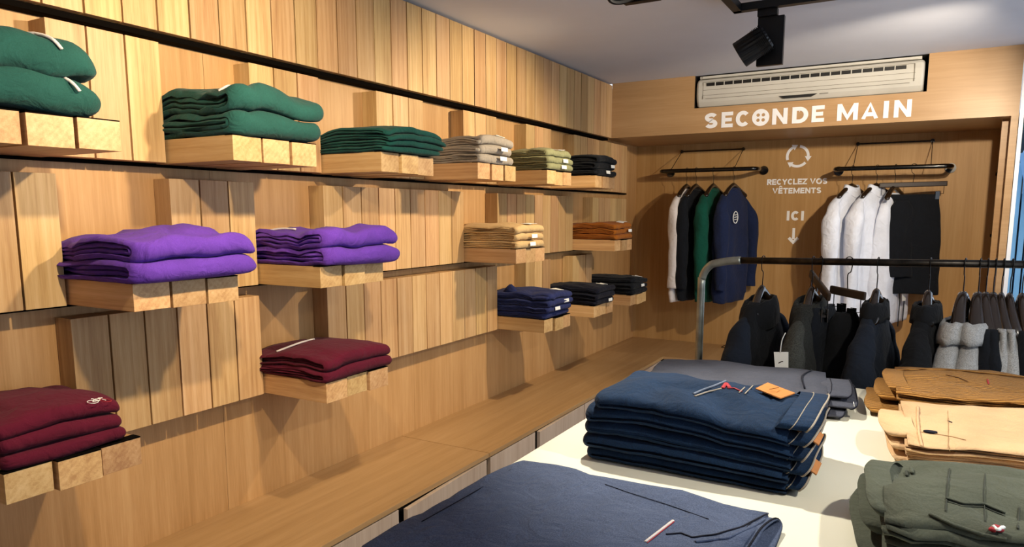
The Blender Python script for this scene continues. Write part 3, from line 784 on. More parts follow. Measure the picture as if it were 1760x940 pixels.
# ------------------------------------------------------------------ display table
TXL, TYB = 1.312, 2.88
tb = empty('display_table', (TXL, .1, 0)); tag(tb, 'cream topped display table in front of the clothes rail', 'table')
obj('tabletop', bx(0, 2.0, 0, TYB-.1, ZT-.04, ZT, bev=.002), M_TABLE, tb)
for x in (.05, 1.9):
    for y in (.05, TYB-.2): obj('leg', bx(x, x+.06, y, y+.06, 0, ZT-.0405), M_TABLE, tb)
obj('apron', bx(.03, 1.97, .03, TYB-.13, ZT-.12, ZT-.0405), M_TABLE, tb)

def waistband(o, x, y0, y1, z0, z1, mt, ext=.035, flip=1, th=.004, stitch=None, seed=0, slant=0.0):
    "flattened open loop at the waist end; grows towards -x in local space"
    bm_ = bmesh.new(); n_ = 40; yc = (y0+y1)/2; zc = (z0+z1)/2; ry = (y1-y0)/2; rz_ = (z1-z0)/2
    def ring(xx, sh):
        pts = []
        for k in range(n_):
            a_ = 2*PI*k/n_; c__, s__ = math.cos(a_), math.sin(a_)
            yy = yc+(ry-sh)*(abs(c__)**.7)*(1 if c__ > 0 else -1); zz = zc+(rz_-sh)*(abs(s__)**.8)*(1 if s__ > 0 else -1)
            xo = xx - slant*(zz-zc)/max(rz_, .001)*.5 + nz(yy*8, seed, zz*10)*.008
            pts.append(Vector((xo, yy, zz + nz(yy*9+seed, 1.3, 0)*.004)))
        return pts
    vr = loft(bm_, [ring(x+.03, 0), ring(x, 0), ring(x-ext+.004, 0), ring(x-ext, th*.5), ring(x-ext+.003, th), ring(x+.02, th)], cap0=False, cap1=True)
    c = obj('waistband', bm_, mt, o, smooth=True, norm=True)
    if stitch:
        bm_ = bmesh.new()
        tube(bm_, [p for p in ring(x-ext+.004, -.0008)], .0022, 5, cyc=True); tube(bm_, [p for p in ring(x-.002, -.0008)], .0012, 5, cyc=True)
        obj('stitching', bm_, stitch, c)
    return ring

# jeans: fold at world left, waist at world right (local -x)
JD, JW, JH = .53, .35, .172
st, tp = stack((1.975, 2.02, ZT+.001), PI, JD, JW, JH, 5, 2, M_JEAN, 5, 'folded_jeans', 'jeans', 'folded dark blue jeans in the tall stack on the table', 'dark blue jeans on the table',
               dome=.12, amp=.10, rfar=.02, rnear=.03, corner=.035, jit=.012, plyn=.6, dscale=(1.0, 1.0, .98, .985, .93), cfun=lambda u, v: 1.0-.04*max(0, u-.75))
jrnd = random.Random(3)
for j, s in enumerate(st):
    f0, f1 = j/5, (j+1)/5
    zl = lambda f: tp(.02, JW*.5, f)
    ex = .03+jrnd.uniform(0, .02)
    rg = waistband(s, .005, .015, JW-.01, zl(f0)+.002, zl(f1)+.004, M_JEAN, ex, stitch=M_STITCH, seed=j, slant=.03)
    if j in (1, 3):
        zc = lerp(zl(f0), zl(f1), .62)
        patch(s, 'leather_patch', [[(-.004, .22, zc+.020), (-.002, .30, zc+.016)], [(-ex-.012, .225, zc-.010), (-ex-.010, .30, zc-.014)]], M_LEATH, .003, 'tan leather patch')
tpj = st[4]; T = lambda x, y, l=.002: (x, y, tp(x, y)+l)
TP = lambda *px, l=.002: top_pts(tpj, tp, px, min(l, .002))
ra, rb = TP((1298, 674), (1341, 691)), TP((1319, 664), (1366, 682))
n_ = min(len(ra), len(rb))
ra, rb = [(x, y, z+.006) for x, y, z in ra], [(x, y, z+.006) for x, y, z in rb]
patch(tpj, 'leather_patch', [ra[:n_], rb[:n_]], M_LEATH, .003, 'tan leather patch')
line(tpj, 'patch_print', [(x, y, z+.0105) for x, y, z in TP((1322, 677), (1338, 674))], .0007, M_BLACKMET)
TP = lambda *px, l=.002: top_pts(tpj, tp, px, min(l, .002))
line(tpj, 'seam_stitching', TP((1270, 676), (1285, 662), (1296, 650), (1303, 642)), .0016, M_STITCH)
line(tpj, 'seam_stitching', TP((1280, 678), (1294, 664), (1304, 652), (1311, 645)), .0016, M_STITCH)
line(tpj, 'seam_stitching', TP((1326, 664), (1338, 655), (1345, 647)), .0014, M_STITCH)
line(tpj, 'selvedge_edge', TP((1192, 678), (1208, 671), (1228, 664), (1247, 656), l=.004), .0030, M_STITCHO)
line(tpj, 'selvedge_edge', TP((1194, 682), (1215, 675), (1240, 669), l=.004), .0022, M_STITCH)
line(tpj, 'red_tab', TP((1242, 668), (1248, 660), (1254, 667), l=.007), .0055, M_RED, .5)
line(tpj, 'red_tab', TP((1250, 668), (1262, 668), (1275, 674), l=.004), .0025, M_RED, .6)
for yy in (.07,):
    line(tpj, 'belt_loop', [T(.0, yy, .004), T(.03, yy+.005, .006), T(.05, yy+.006, .003)], .006, M_JEAN, .45)

# chambray trousers in front
st, tp = stack((1.965, 1.50, ZT+.001), PI-.05, .61, .60, .036, 1, 2, M_CHAM, 15, 'folded_trousers', 'trousers', 'folded blue grey chambray trousers lying flat at the front of the table', 'flat chambray trousers',
               dome=.06, amp=.16, rfar=.02, rnear=.03, corner=.03, jit=.006)
ch_ = st[0]; ch_['label'] = 'folded blue grey chambray trousers lying flat at the front left of the table'; del ch_['group']
T = lambda x, y, l=.0015: (x, y, tp(x, y)+l)
TP = lambda *px, l=.0012: top_pts(ch_, tp, px, min(l, .0012))
line(ch_, 'pocket_seam', TP((1040, 833), (1080, 847), (1150, 869), (1218, 893)), .0008, M_MIDN)
line(ch_, 'fly_edge', TP((1145, 919), (1170, 917), (1190, 924), (1230, 919), (1275, 906), (1318, 884), l=.002), .0024, M_MIDN, .6)
line(ch_, 'waist_seam', TP((1195, 932), (1250, 925), (1300, 902), (1326, 884), l=.003), .004, M_CHAM, .6)
line(ch_, 'selvedge_strip', TP((1157, 895), (1135, 912), (1109, 932), l=.002), .0030, M_OFFW, .5)
line(ch_, 'selvedge_strip', TP((1159, 897), (1137, 914), (1112, 934), l=.002), .0012, M_RED, .6)
waistband(ch_, .005, .02, .45, .003, .036, M_CHAM, .03, stitch=M_MIDN, seed=4, slant=-.03)
line(ch_, 'hem_seam', [T(.585, .10, .0015), T(.575, .25, .0015), T(.57, .45, .0015)], .0012, M_MIDN)

# slate trousers behind the jeans
st, tp = stack((1.93, 2.80, ZT+.001), PI+.12, .60, .44, .075, 3, 2, M_SLATE, 25, 'folded_trousers', 'trousers', 'folded slate grey trousers in the stack behind the jeans', 'slate trousers behind the jeans',
               dome=.12, amp=.12, rfar=.03, rnear=.03, corner=.08, jit=.012)
for j, s in enumerate(st):
    zl = lambda f: tp(.02, .22, f)
    waistband(s, .005, .05+.03*j, .42-.03*j, zl(j/3)+.002, zl((j+1)/3)+.002, M_SLATE, .05+.018*((j*2) % 3), stitch=M_MIDN, seed=j+7, slant=.03)
T = lambda x, y, l=.0015: (x, y, tp(x, y)+l)
line(st[2], 'fly_edge', [T(.05, .02, .002), T(.08, .2, .003), T(.07, .36, .003)], .003, M_MIDN)
patch(st[2], 'neck_label', [[T(-.012, .22, -.012), T(-.012, .30, -.012)], [T(-.05, .22, -.02), T(-.05, .30, -.02)]], M_BLK, .002)
bm = bmesh.new(); tube(bm, [Vector((-.03+.009*math.cos(a_*PI/6), .26+.012*math.sin(a_*PI/6), tp(0, .26)-.010)) for a_ in range(12)], .0018, 5, cyc=True); obj('button_print', bm, M_LABEL, st[2])
patch(st[1], 'flag_tab', [[(-.075, .36, .05), (-.075, .385, .05)], [(-.08, .36, .022), (-.08, .385, .022)]], M_LABEL, .002)

# right edge stacks: waist at world left (local -x) -> rotate so that fold is at +x (right, out of frame)
M_THR = plain('brown thread', 'a88458', .9)
st, tp = stack((2.17, 2.46, ZT+.001), .04, .62, .40, .105, 3, 2, M_CORD, 35, 'folded_trousers', 'trousers', 'folded tan corduroy trousers at the back right of the table', 'tan corduroy trousers',
               dome=.10, amp=.14, rfar=.03, rnear=.03, corner=.03, jit=.014)
for j, s in enumerate(st):
    zl = lambda f: tp(.03, .2, f)
    waistband(s, .01, .03+.02*((j*2) % 3), .34, zl(j/3)+.002, zl((j+1)/3)+.002, M_CORD, (.085, .06, .035)[j], stitch=None, seed=j+17, slant=.04)
T = lambda x, y, l=.0015: (x, y, tp(x, y)+l)
TP = lambda *px, l=.002: top_pts(st[2], tp, px, l)
line(st[2], 'pocket_seam', TP((1626, 645), (1648, 650), (1664, 657)), .0022, plain('dark brown thread', '5b3a17', .9), .6)
line(st[2], 'flag_tab', TP((1697, 653), (1699, 661)), .0025, M_RED, .6)
line(st[2], 'fold_edge', [T(.0, .28, .002), T(.15, .30, .004), T(.4, .30, .004)], .004, M_CORD, .6)

st, tp = stack((2.205, 1.99, ZT+.001), .06, .62, .46, .088, 3, 2, M_BEIGE, 45, 'folded_trousers', 'trousers', 'folded beige trousers between the corduroy and the olive ones', 'beige trousers on the table',
               dome=.08, amp=.12, rfar=.03, rnear=.02, corner=.03, jit=.010)
for j, s in enumerate(st):
    zl = lambda f: tp(.03, .2, f)
    waistband(s, .01, .03+.015*j, .30, zl(j/3)+.002, zl((j+1)/3)+.001, M_BEIGE, (.035, .045, .055)[j], stitch=None, seed=j+27, slant=.04)
T = lambda x, y, l=.0015: (x, y, tp(x, y)+l)
M_THR = plain('brown thread', 'a88458', .9)
TP = lambda *px, l=.0015: top_pts(st[2], tp, px, l)
line(st[2], 'pocket_seam', TP((1583, 743), (1612, 747), (1636, 751), (1660, 757)), .0013, M_THR, .6)
line(st[2], 'yoke_seam', TP((1628, 695), (1630, 730), (1630, 765), (1634, 785)), .0008, M_THR, .6)
line(st[2], 'waist_edge', TP((1578, 690), (1577, 720), (1579, 745), (1584, 768), l=.003), .0035, M_BEIGE, .6)
line(st[2], 'stitch_mark', TP((1629, 724), (1636, 727), l=.002), .002, M_MIDN, .6)
patch(st[2], 'waist_label', [[(-.045, .10, tp(0, .1)-.012), (-.045, .16, tp(0, .16)-.008)], [(-.014, .10, tp(0, .1)-.002), (-.014, .16, tp(0, .16)+.0)]], M_MIDN, .003, 'navy label with a white button print')
bm = bmesh.new()
for k in range(14): pass
loft(bm, [[Vector((.055+.016*math.cos(a_*PI/8), .085+.010*math.sin(a_*PI/8), tp(.055, .085)+z_)) for a_ in range(16)] for z_ in (0, .004)])
obj('button', bm, M_MIDN, st[2], smooth=False)

st, tp = stack((2.18, 1.36, ZT+.001), .07, .62, .40, .125, 3, 2, M_OLIVE, 55, 'folded_trousers', 'trousers', 'folded olive cargo trousers at the front right of the table', 'olive cargo trousers',
               dome=.10, amp=.16, rfar=.03, rnear=.03, corner=.03, jit=.014)
for j, s in enumerate(st):
    zl = lambda f: tp(.03, .2, f)
    waistband(s, .01, .03+.02*((j*2) % 3), .38-.02*j, zl(j/3)+.002, zl((j+1)/3)+.002, M_OLIVE, (.04, .03, .02)[j], stitch=None, seed=j+37, slant=.05)
T = lambda x, y, l=.0015: (x, y, tp(x, y)+l)
M_OLD = plain('dark olive thread', '2e3229', .9)
TP = lambda *px, l=.002: top_pts(st[2], tp, px, l)
line(st[2], 'pocket_flap', TP((1626, 858), (1655, 867), (1690, 868), (1728, 884), l=.003), .0035, M_OLIVE, .6)
line(st[2], 'pocket_flap', TP((1626, 862), (1655, 871), (1690, 872), (1728, 888), l=.001), .0012, M_OLD, .6)
line(st[2], 'seam', TP((1632, 806), (1628, 840), (1625, 880)), .0012, M_OLD, .6)
line(st[2], 'seam', TP((1693, 815), (1691, 850), (1693, 898)), .0009, M_OLD, .6)
line(st[2], 'pocket_edge', TP((1752, 874), (1749, 910)), .002, M_OLD, .6)
line(st[2], 'fly_edge', TP((1558, 812), (1560, 835), (1572, 862), (1596, 884), l=.003), .0035, M_OLD, .6)
line(st[2], 'fly_edge', TP((1566, 808), (1570, 832), (1582, 858), (1604, 880), l=.004), .0045, M_OLIVE, .7)
line(st[2], 'waist_edge', TP((1598, 886), (1640, 905), (1690, 922), (1730, 930), l=.003), .005, M_OLIVE, .6)
line(st[2], 'flag_tab', TP((1704, 918), (1712, 912), (1720, 919), l=.007), .006, M_RED, .6)
line(st[2], 'flag_tab', TP((1706, 912), (1714, 919), (1724, 914), l=.009), .004, M_LABEL, .6)

# ------------------------------------------------------------------ hangers and hanging clothes
def hook_pts(drop, r=.020):
    pts = [(0, r*math.cos(a_), r*math.sin(a_)+.002) for a_ in [math.radians(x) for x in (200, 170, 140, 110, 80, 50, 20, -10, -35)]]
    pts = [(0, -p[1], p[2]) for p in pts]
    pts = [(0, p[1], p[2]) for p in pts]
    return pts + [(0, -.010, -.040), (0, .004, -.055), (0, .0, -drop)]
def wood_hanger(x, y, z, rz, lab, group, drop=.115, half=.175, fall=.09, thick=1.0):
    r = empty('coat_hanger', (x, y, z), rz); tag(r, lab, 'hanger', group)
    bm_ = bmesh.new(); tube(bm_, bez(hook_pts(drop), 4), .0022, 6); obj('hook', bm_, M_WIRE, r, smooth=True)
    bm_ = bmesh.new(); rg = []
    for i in range(25):
        t = i/24*2-1; a_ = abs(t)
        hx = (.015+.008*a_)*thick; hz = .021-.003*a_
        if a_ > .94: hx *= .75; hz *= .75
        if a_ > .99: hx *= .4; hz *= .4
        zc = -drop-.012-fall*(a_**1.25); xc = .0+.02*a_**2
        rg.append([Vector((xc+hx*math.cos(q*PI/6), t*half, zc+hz*math.sin(q*PI/6))) for q in range(12)])
    loft(bm_, rg); obj('arms', bm_, M_HANG, r, smooth=True, norm=True)
    return r
def clip_hanger(x, y, z, rz, lab, group, wbar=.30, drop=.12, tilt=0.0):
    r = empty('clip_hanger', (x, y, z), rz); tag(r, lab, 'hanger', group)
    bm_ = bmesh.new(); tube(bm_, bez(hook_pts(drop), 4), .0022, 6); obj('hook', bm_, M_WIRE, r, smooth=True)
    o = obj('bar', bx(-.008, .008, -wbar/2, wbar/2, -.018, .018, bev=.006), M_HANGB, r, smooth=False); o.location = (0, 0, -drop-.015); o.rotation_euler = (tilt, 0, 0)
    for s in (-1, 1):
        bm_ = bmesh.new(); zz = -drop-.03+s*wbar/2*tilt
        tube(bm_, [(0, s*(wbar/2-.02), zz), (0, s*(wbar/2-.02), zz-.055), (0, s*(wbar/2-.07), zz-.058)], .0022, 6)
        obj('wire', bm_, M_WIRE, r)
        bm_ = bmesh.new()
        for q in (-.012, .012): box(bm_, q-.002, q+.002, s*(wbar/2-.06)-.013, s*(wbar/2-.06)+.013, zz-.095, zz-.04)
        box(bm_, -.013, .013, s*(wbar/2-.06)-.004, s*(wbar/2-.06)+.004, zz-.075, zz-.065)
        obj('clip', bm_, M_PIPE, r)
    return r
def crumple(bm_, seed, amp=.010, keep=None):
    for v in bm_.verts:
        c = v.co
        a_ = noise.noise_vector(Vector((c.x*13+seed*3.1, c.y*13, c.z*3.2)))
        b2 = noise.noise_vector(Vector((c.x*7, c.y*7+seed, c.z*9)))
        f = min(1, max(.25, -c.z/.15))
        v.co = c + (Vector((a_.x, a_.y, 0))*amp*1.3 + b2*amp*.7)*f
    return bm_
def body_mesh(tab, H, seed, folds=(5, 8), famp=.10, bend=(0, 0), nseg=56, nlev=40, hem=.0, cpow=.75):
    bm_ = bmesh.new(); rg = []
    rnd = random.Random(seed); p1, p2 = rnd.uniform(0, 6), rnd.uniform(0, 6)
    for i in range(nlev+1):
        t = i/nlev; a_, b_ = interp(tab, t)
        fa_ = famp*min(1, t*2.2)
        ring = []
        for k in range(nseg):
            q = 2*PI*k/nseg; c__, s__ = math.cos(q), math.sin(q)
            xx = b_*(abs(c__)**cpow)*(1 if c__ > 0 else -1); yy = a_*(abs(s__)**cpow)*(1 if s__ > 0 else -1)
            w_ = 1+fa_*(math.sin(folds[0]*q+p1+t*1.3)+.6*math.sin(folds[1]*q+p2-t*2))+fa_*.6*nz(c__*2, s__*2+seed, t*4)
            xx *= w_; yy *= 1+(w_-1)*.25
            ring.append(Vector((xx+bend[0]*t*t, yy+bend[1]*t*t, -H*t + (nz(c__*1.5+seed, s__*1.5, 0)*.012 if i == nlev else 0))))
        rg.append(ring)
    loft(bm_, rg); return crumple(bm_, seed)
def sleeve_mesh(side, a_sh, H, L_, r0=.07, r1=.045, xoff=0.0, flat=.75, seed=0, out=.03, z0=-.07, elbow=.0):
    pts = [(0, side*(a_sh-.11), z0+.045), (0, side*(a_sh-.055), z0+.0), (xoff*.4, side*(a_sh-.012), z0-.07), (xoff*.8, side*(a_sh+out*.7), z0-.17), (xoff+elbow, side*(a_sh+out), z0-.5*L_), (xoff+elbow*.6, side*(a_sh+out*.8), z0-.8*L_), (xoff, side*(a_sh+out*.6), z0-L_)]
    pp = bez(pts, 6); n_ = len(pp)
    rs = [interp([(0, r0*.30), (.17, r0*.52), (.34, r0*.76), (.52, r0), (.8, lerp(r0, r1, .7)), (1, r1)], i/(n_-1))[0]*(1+.05*math.sin(i*.9+seed)) for i in range(n_)]
    bm_ = bmesh.new(); tube(bm_, pp, rs, 22, flat=flat); return crumple(bm_, seed+9, .011)
def garment(name, cat, lab, group, x, y, z, rz, mt, H, tab, sleeves=None, seed=1, collar=None, mt2=None, smat=None, **kw):
    r = empty(name, (x, y, z), rz); tag(r, lab, cat, group)
    obj('body', body_mesh(tab, H, seed, **kw), mt, r, smooth=True, norm=True)
    if sleeves:
        for sd in (-1, 1): obj('sleeve', sleeve_mesh(sd, H=H, seed=seed+sd, **sleeves), smat or mt, r, smooth=True, norm=True)
    a0, b0 = tab[0][1], tab[0][2]
    if collar == 'band':   # turned down thick collar band
        bm_ = bmesh.new(); rg = []
        for zz, s in ((.012, .80), (.020, 1.0), (.008, 1.22), (-.035, 1.38), (-.058, 1.42), (-.050, 1.2), (0, .9)):
            rg.append([Vector(((b0*s+.012)*math.cos(q*PI/16), (a0*s+.012)*math.sin(q*PI/16), zz + nz(math.cos(q*PI/16)*2+seed, math.sin(q*PI/16)*2, zz)*.014)) for q in range(32)])
        loft(bm_, rg, cap0=False, cap1=False); obj('collar', bm_, mt2 or mt, r, smooth=True, norm=True)
    if collar == 'hood':
        bm_ = bmesh.new(); rg = []
        for zz, s, dyy in ((-.01, .6, .0), (.022, .85, .0), (.018, 1.12, 0), (-.015, 1.38, 0), (-.05, 1.5, 0), (-.10, 1.45, 0), (-.115, 1.2, 0), (-.09, .95, 0)):
            rg.append([Vector(((b0*s+.018)*math.cos(q*PI/16)*(1+.12*math.sin(3*q*PI/16+seed)), (a0*s+.010)*math.sin(q*PI/16), zz - .03*(math.sin(q*PI/16) < 0)*abs(math.sin(q*PI/16)) + nz(math.cos(q*PI/16)*2+seed, math.sin(q*PI/16)*2, zz*10)*.012)) for q in range(32)])
        loft(bm_, rg, cap0=False, cap1=False); obj('hood', bm_, mt2 or mt, r, smooth=True, norm=True)
    if collar == 'crew':
        bm_ = bmesh.new(); tube(bm_, [Vector(((b0+.004)*math.cos(q*PI/12), (a0+.004)*math.sin(q*PI/12), -.002-.02*(math.cos(q*PI/12)*.5+.5))) for q in range(24)], .008, 8, cyc=True)
        obj('collar', bm_, mt2 or mt, r, smooth=True)
    if collar == 'shirt':
        bm_ = bmesh.new(); rg = []
        for zz, s in ((.0, .98), (.042, 1.0), (.047, 1.08), (.040, 1.16), (-.005, 1.42), (-.008, 1.38), (.03, 1.12)):
            ring = []
            for q in range(32):
                a_ = q*PI/16; cfr = max(0, math.cos(a_)); drop_ = (.045*cfr**3 if zz < .02 and s > 1.2 else .022*cfr**2)
                ring.append(Vector(((b0*s+.004)*math.cos(a_)*1.0, (a0*s+.002)*math.sin(a_), zz-drop_)))
            rg.append(ring)
        loft(bm_, rg, cap0=False, cap1=False); obj('collar', bm_, mt2 or mt, r, smooth=True, norm=True)
        bm_ = bmesh.new(); pl_ = []
        obj('placket', bx(tab[4][2]*1.0, tab[4][2]*1.0+.006, -.014, .014, -H*.93, -.06), mt, r) if False else None
    return r

# --- wall rails in the alcove
def wall_rail(x0, x1, z, rx0, rx1, lab):
    r = empty('wall_clothes_rail', ((x0+x1)/2, YB, z)); tag(r, lab, 'clothes rail', 'black pipe clothes rails in the alcove')
    cx_ = (x0+x1)/2; h = (x1-x0)/2; yb = 5.95-YB; c = .05
    pts = [(-h, -.001, 0), (-h, yb+c, 0)]+[(-h+c-c*math.cos(t*PI/10), yb+c-c*math.sin(t*PI/10), 0) for t in range(1, 5)]+[(-h+c, yb, 0), (0, yb, 0), (h-c, yb, 0)]+[(h-c+c*math.sin(t*PI/10), yb+c-c*math.cos(t*PI/10), 0) for t in range(1, 5)]+[(h, yb+c, 0), (h, -.001, 0)]
    bm_ = bmesh.new(); tube(bm_, pts, .0165, 12); obj('pipe', bm_, M_PIPE, r, smooth=True)
    for s in (-1, 1):
        bm_ = bmesh.new(); tube(bm_, [(s*h, -.001, 0), (s*h, -.016, 0)], .036, 20); obj('wall_flange', bm_, M_PIPE, r)
    zz = 2.125-z
    bm_ = bmesh.new(); tube(bm_, [(rx0-cx_, -.012, zz), (rx1-cx_, -.012, zz)], .006, 8); obj('upper_rod', bm_, M_PIPE, r)
    for xx in (rx0, rx1):
        bm_ = bmesh.new(); tube(bm_, [(xx-cx_, -.0, zz), (xx-cx_, -.022, zz)], .014, 12); obj('rod_mount', bm_, M_PIPE, r)
        bm_ = bmesh.new(); tube(bm_, [(xx-cx_, -.014, zz), (xx-cx_, yb, .012)], .0028, 6); obj('stay_wire', bm_, M_WIRE, r)
    return r
wall_rail(.238, 1.03, 1.944, .335, .858, 'black pipe clothes rail at the left of the alcove carrying sweatshirts')
wall_rail(1.60, 2.355, 1.922, 1.726, 2.227, 'black pipe clothes rail at the right of the alcove carrying white shirts')
SWT = [(0, .078, .028), (.04, .12, .036), (.09, .18, .045), (.14, .215, .055), (.24, .235, .065), (.5, .245, .075), (.93, .24, .07), (.96, .225, .062), (1, .22, .06)]
SLV = dict(a_sh=.225, L_=.68, r0=.066, r1=.045, xoff=.03, out=.02, z0=-.09)
GH = 'coat hangers on the left alcove rail'
def on_rail(px, lab_h, g, rz, zr, yr=5.95, drop=.115, **kw):
    x = P(px, 292, y=yr).x
    return x, wood_hanger(x, yr, zr+.0, rz, lab_h, g, drop=drop, **kw)
ZR1, ZR2 = 1.944, 1.922
for px, rz, mt, nm, cat, lab, sd, Hh in (
    (1181, -.20, M_OFFW, 'hanging_sweatshirt', 'sweatshirt', 'off white sweatshirt hanging leftmost on the left alcove rail', 3, .93),
    (1197, -.25, M_BLK, 'hanging_sweatshirt', 'sweatshirt', 'black sweatshirt hanging beside the off white one', 4, .92),
    (1227, -.20, M_SWGRN, 'hanging_sweatshirt', 'sweatshirt', 'bottle green sweatshirt hanging between the black and the navy ones', 5, .92),
    (1262, -.28, M_SWNAVY, 'hanging_sweatshirt', 'sweatshirt', 'navy sweatshirt with a round white chest emblem on the left alcove rail', 6, .92)):
    x, h = on_rail(px, 'dark wooden hanger holding the '+lab.split(' hanging')[0].split(' with a')[0], GH, rz, ZR1)
    g = garment(nm, cat, lab, 'sweatshirts on the left alcove rail', x, 5.95, ZR1-.150, rz, mt, Hh, [(t, a*.94, b*(.65 if sd < 5 else .8 if sd == 5 else 1.0)) for t, a, b in SWT], dict(SLV, L_=.72, r0=.052 if sd < 5 else .062, xoff=.03 if sd != 6 else .05), seed=sd, collar='crew', famp=.09)
    if sd == 6:
        bm = bmesh.new(); cy_, cz_ = -.10, -.235
        # emblem on the chest facing +x local
        tube(bm, [Vector((.083, cy_+.036*math.cos(t*PI/12), cz_+.046*math.sin(t*PI/12))) for t in range(24)], .0035, 6, cyc=True)
        for q in (-.018, .0, .018): tube(bm, [Vector((.084, cy_-.018, cz_+q)), Vector((.084, cy_+.018, cz_+q+.004))], .003, 5)
        obj('chest_emblem', bm, M_LABEL, g); g.children[-1]['label'] = 'round white chest emblem'
        patch(g, 'neck_label', [[(.02, -.016, -.02), (.02, .016, -.02)], [(.034, -.014, -.06), (.034, .014, -.06)]], M_LABEL)
SHT = [(0, .062, .030), (.03, .11, .038), (.075, .175, .046), (.12, .205, .055), (.20, .225, .062), (.5, .235, .085), (.9, .235, .095), (1, .22, .09)]
for px, rz, lab, sd, Hh in ((1466, -.55, 'white collared shirt hanging left on the right alcove rail', 7, .98),
                        (1508, -.60, 'white collared shirt hanging right of the other, close to the black shorts', 8, 1.0)):
    x, h = on_rail(px, 'dark wooden hanger holding the '+('left' if sd == 7 else 'right')+' white shirt', 'coat hangers on the right alcove rail', rz, ZR2)
    g = garment('hanging_shirt', 'shirt', lab, 'white shirts in the alcove', x, 5.95, ZR2-.165, rz, M_SHIRT, Hh, SHT, dict(SLV, a_sh=.225, L_=.78, r0=.07, r1=.04, xoff=.03), seed=sd, collar='shirt', famp=.2, folds=(5, 11))
# printed white blouse with a price tag behind
x = P(1540, 292, y=5.99).x
g = garment('hanging_shirt', 'shirt', 'sheer white blouse with black ties and a paper tag, behind the black shorts', None, x, 6.02, 1.74, -.35, M_SHIRT, .95, SHT, None, seed=19, collar=None, famp=.10)
bm = bmesh.new(); tube(bm, [(.10, -.05, -.6), (.115, -.06, -.8), (.11, -.05, -.98)], .004, 5); obj('tie', bm, M_BLK, g)
bm = bmesh.new(); tube(bm, [(.10, .03, -.6), (.115, .02, -.8), (.11, .03, -.95)], .004, 5); obj('tie', bm, M_BLK, g)
patch(g, 'price_tag', [[(.125, -.06, -.66), (.125, -.0, -.66)], [(.13, -.05, -.79), (.13, .01, -.79)]], M_LABEL)
wood_hanger(x, 5.95, ZR2, -.35, 'dark wooden hanger holding the sheer white blouse', 'coat hangers on the right alcove rail', drop=.13)
x = P(1571, 290, y=5.95).x
clip_hanger(x, 5.95, ZR2, -1.35, 'dark wooden clip hanger holding the black shorts', 'clip hangers', wbar=.44, drop=.11, tilt=.02)
g = garment('hanging_shorts', 'shorts', 'wide black shorts hanging from clips at the right of the alcove', None, x, 5.95, ZR2-.195, -1.35, M_BLK, .72,
            [(0, .17, .012), (.05, .175, .018), (.5, .20, .035), (1, .225, .045)], None, seed=12, collar=None, famp=.12, folds=(4, 7))
x = P(1536, 330, y=5.95).x
garment('hanging_jersey', 'top', 'black top hanging between the white shirts and the black shorts', None, x+.06, 5.9, ZR2-.24, -1.0, M_BLK, .55,
        [(0, .05, .02), (.1, .08, .03), (.5, .09, .04), (1, .10, .05)], None, seed=13, famp=.08)

# --- floor rack
YR = 3.3
rk = empty('garment_rack', (1.33, YR, 0)); tag(rk, 'steel tube garment rack standing behind the display table', 'garment rack')
zl, zr = 1.384, 1.402
xr = 3.05
L0 = [(0, 0, .03), (-.004, 0, .9), (-.004, 0, zl-.115)]
cor = [(-.004+.075-.075*math.cos(t*PI/12), 0, zl-.115+.10*math.sin(t*PI/12)) for t in range(1, 6)]
bm = bmesh.new(); tube(bm, bez(L0+cor+[(.12, 0, zl-.004), (.17, 0, zl)], 4), .0175, 16); obj('bent_upright', bm, M_STEEL, rk, smooth=True)
bm = bmesh.new(); tube(bm, [(.165, 0, zl), (xr-1.33-.1, 0, zr+.008)], .0150, 14); obj('hanging_bar', bm, M_STEELD, rk, smooth=True)
bm = bmesh.new(); tube(bm, bez([(xr-1.33-.12, 0, zr+.008), (xr-1.33-.03, 0, zr-.01), (xr-1.33, 0, zr-.1), (xr-1.33, 0, .9), (xr-1.33, 0, .03)], 5), .0175, 16); obj('bent_upright', bm, M_STEEL, rk, smooth=True)
for xx in (0, xr-1.33):
    bm = bmesh.new(); tube(bm, [(xx, -.25, .018), (xx, .25, .018)], .0175, 12); obj('foot_bar', bm, M_STEEL, rk)
zrail = lambda x: lerp(zl, zr, (x-1.5)/(2.55-1.5))
def rk_x(px, v=450): return P(px, v, y=YR).x
JKT = [(0, .090, .042), (.05, .135, .052), (.11, .175, .060), (.18, .21, .076), (.30, .23, .10), (.5, .235, .115), (.9, .24, .125), (1, .235, .12)]
GR = 'hangers on the steel rack'
def rack_item(px, rz, hl, mt, H, tab, lab, cat, name, seed, collar=None, sl=None, zoff=-.178, mt2=None, hk=True, grp=None, dy=0.0, thick=1.0, half=.118, fall=.115, **kw):
    x = rk_x(px); z = zrail(x)
    if hk: wood_hanger(x, YR+dy, z, rz, hl, GR, thick=thick, half=half, fall=fall)
    return garment(name, cat, lab, grp, x, YR+dy, z+zoff, rz, mt, H, tab, sl, seed=seed, collar=collar, mt2=mt2, **kw)
JS = dict(a_sh=.225, L_=.66, r0=.072, r1=.052, xoff=.0, out=.02, flat=.85, z0=-.11)
g = rack_item(1312, -.25, 'dark hanger with the black hooded jacket, leftmost on the steel rack', M_COATB, .78, [(t, a, b*.8) for t, a, b in JKT], 'black hooded jacket hanging leftmost on the steel rack', 'jacket', 'hanging_jacket', 21, 'hood', dict(JS), mt2=M_COATB, smat=M_COATN)
g = rack_item(1398, -.18, 'dark hanger with the charcoal coat on the steel rack', M_CHAR, .85, [(t, a, b*.8) for t, a, b in JKT], 'charcoal melange coat with a white paper tag hanging on the steel rack', 'coat', 'hanging_coat', 22, 'hood', dict(JS, r0=.068), mt2=M_CHAR, smat=M_CHARL)
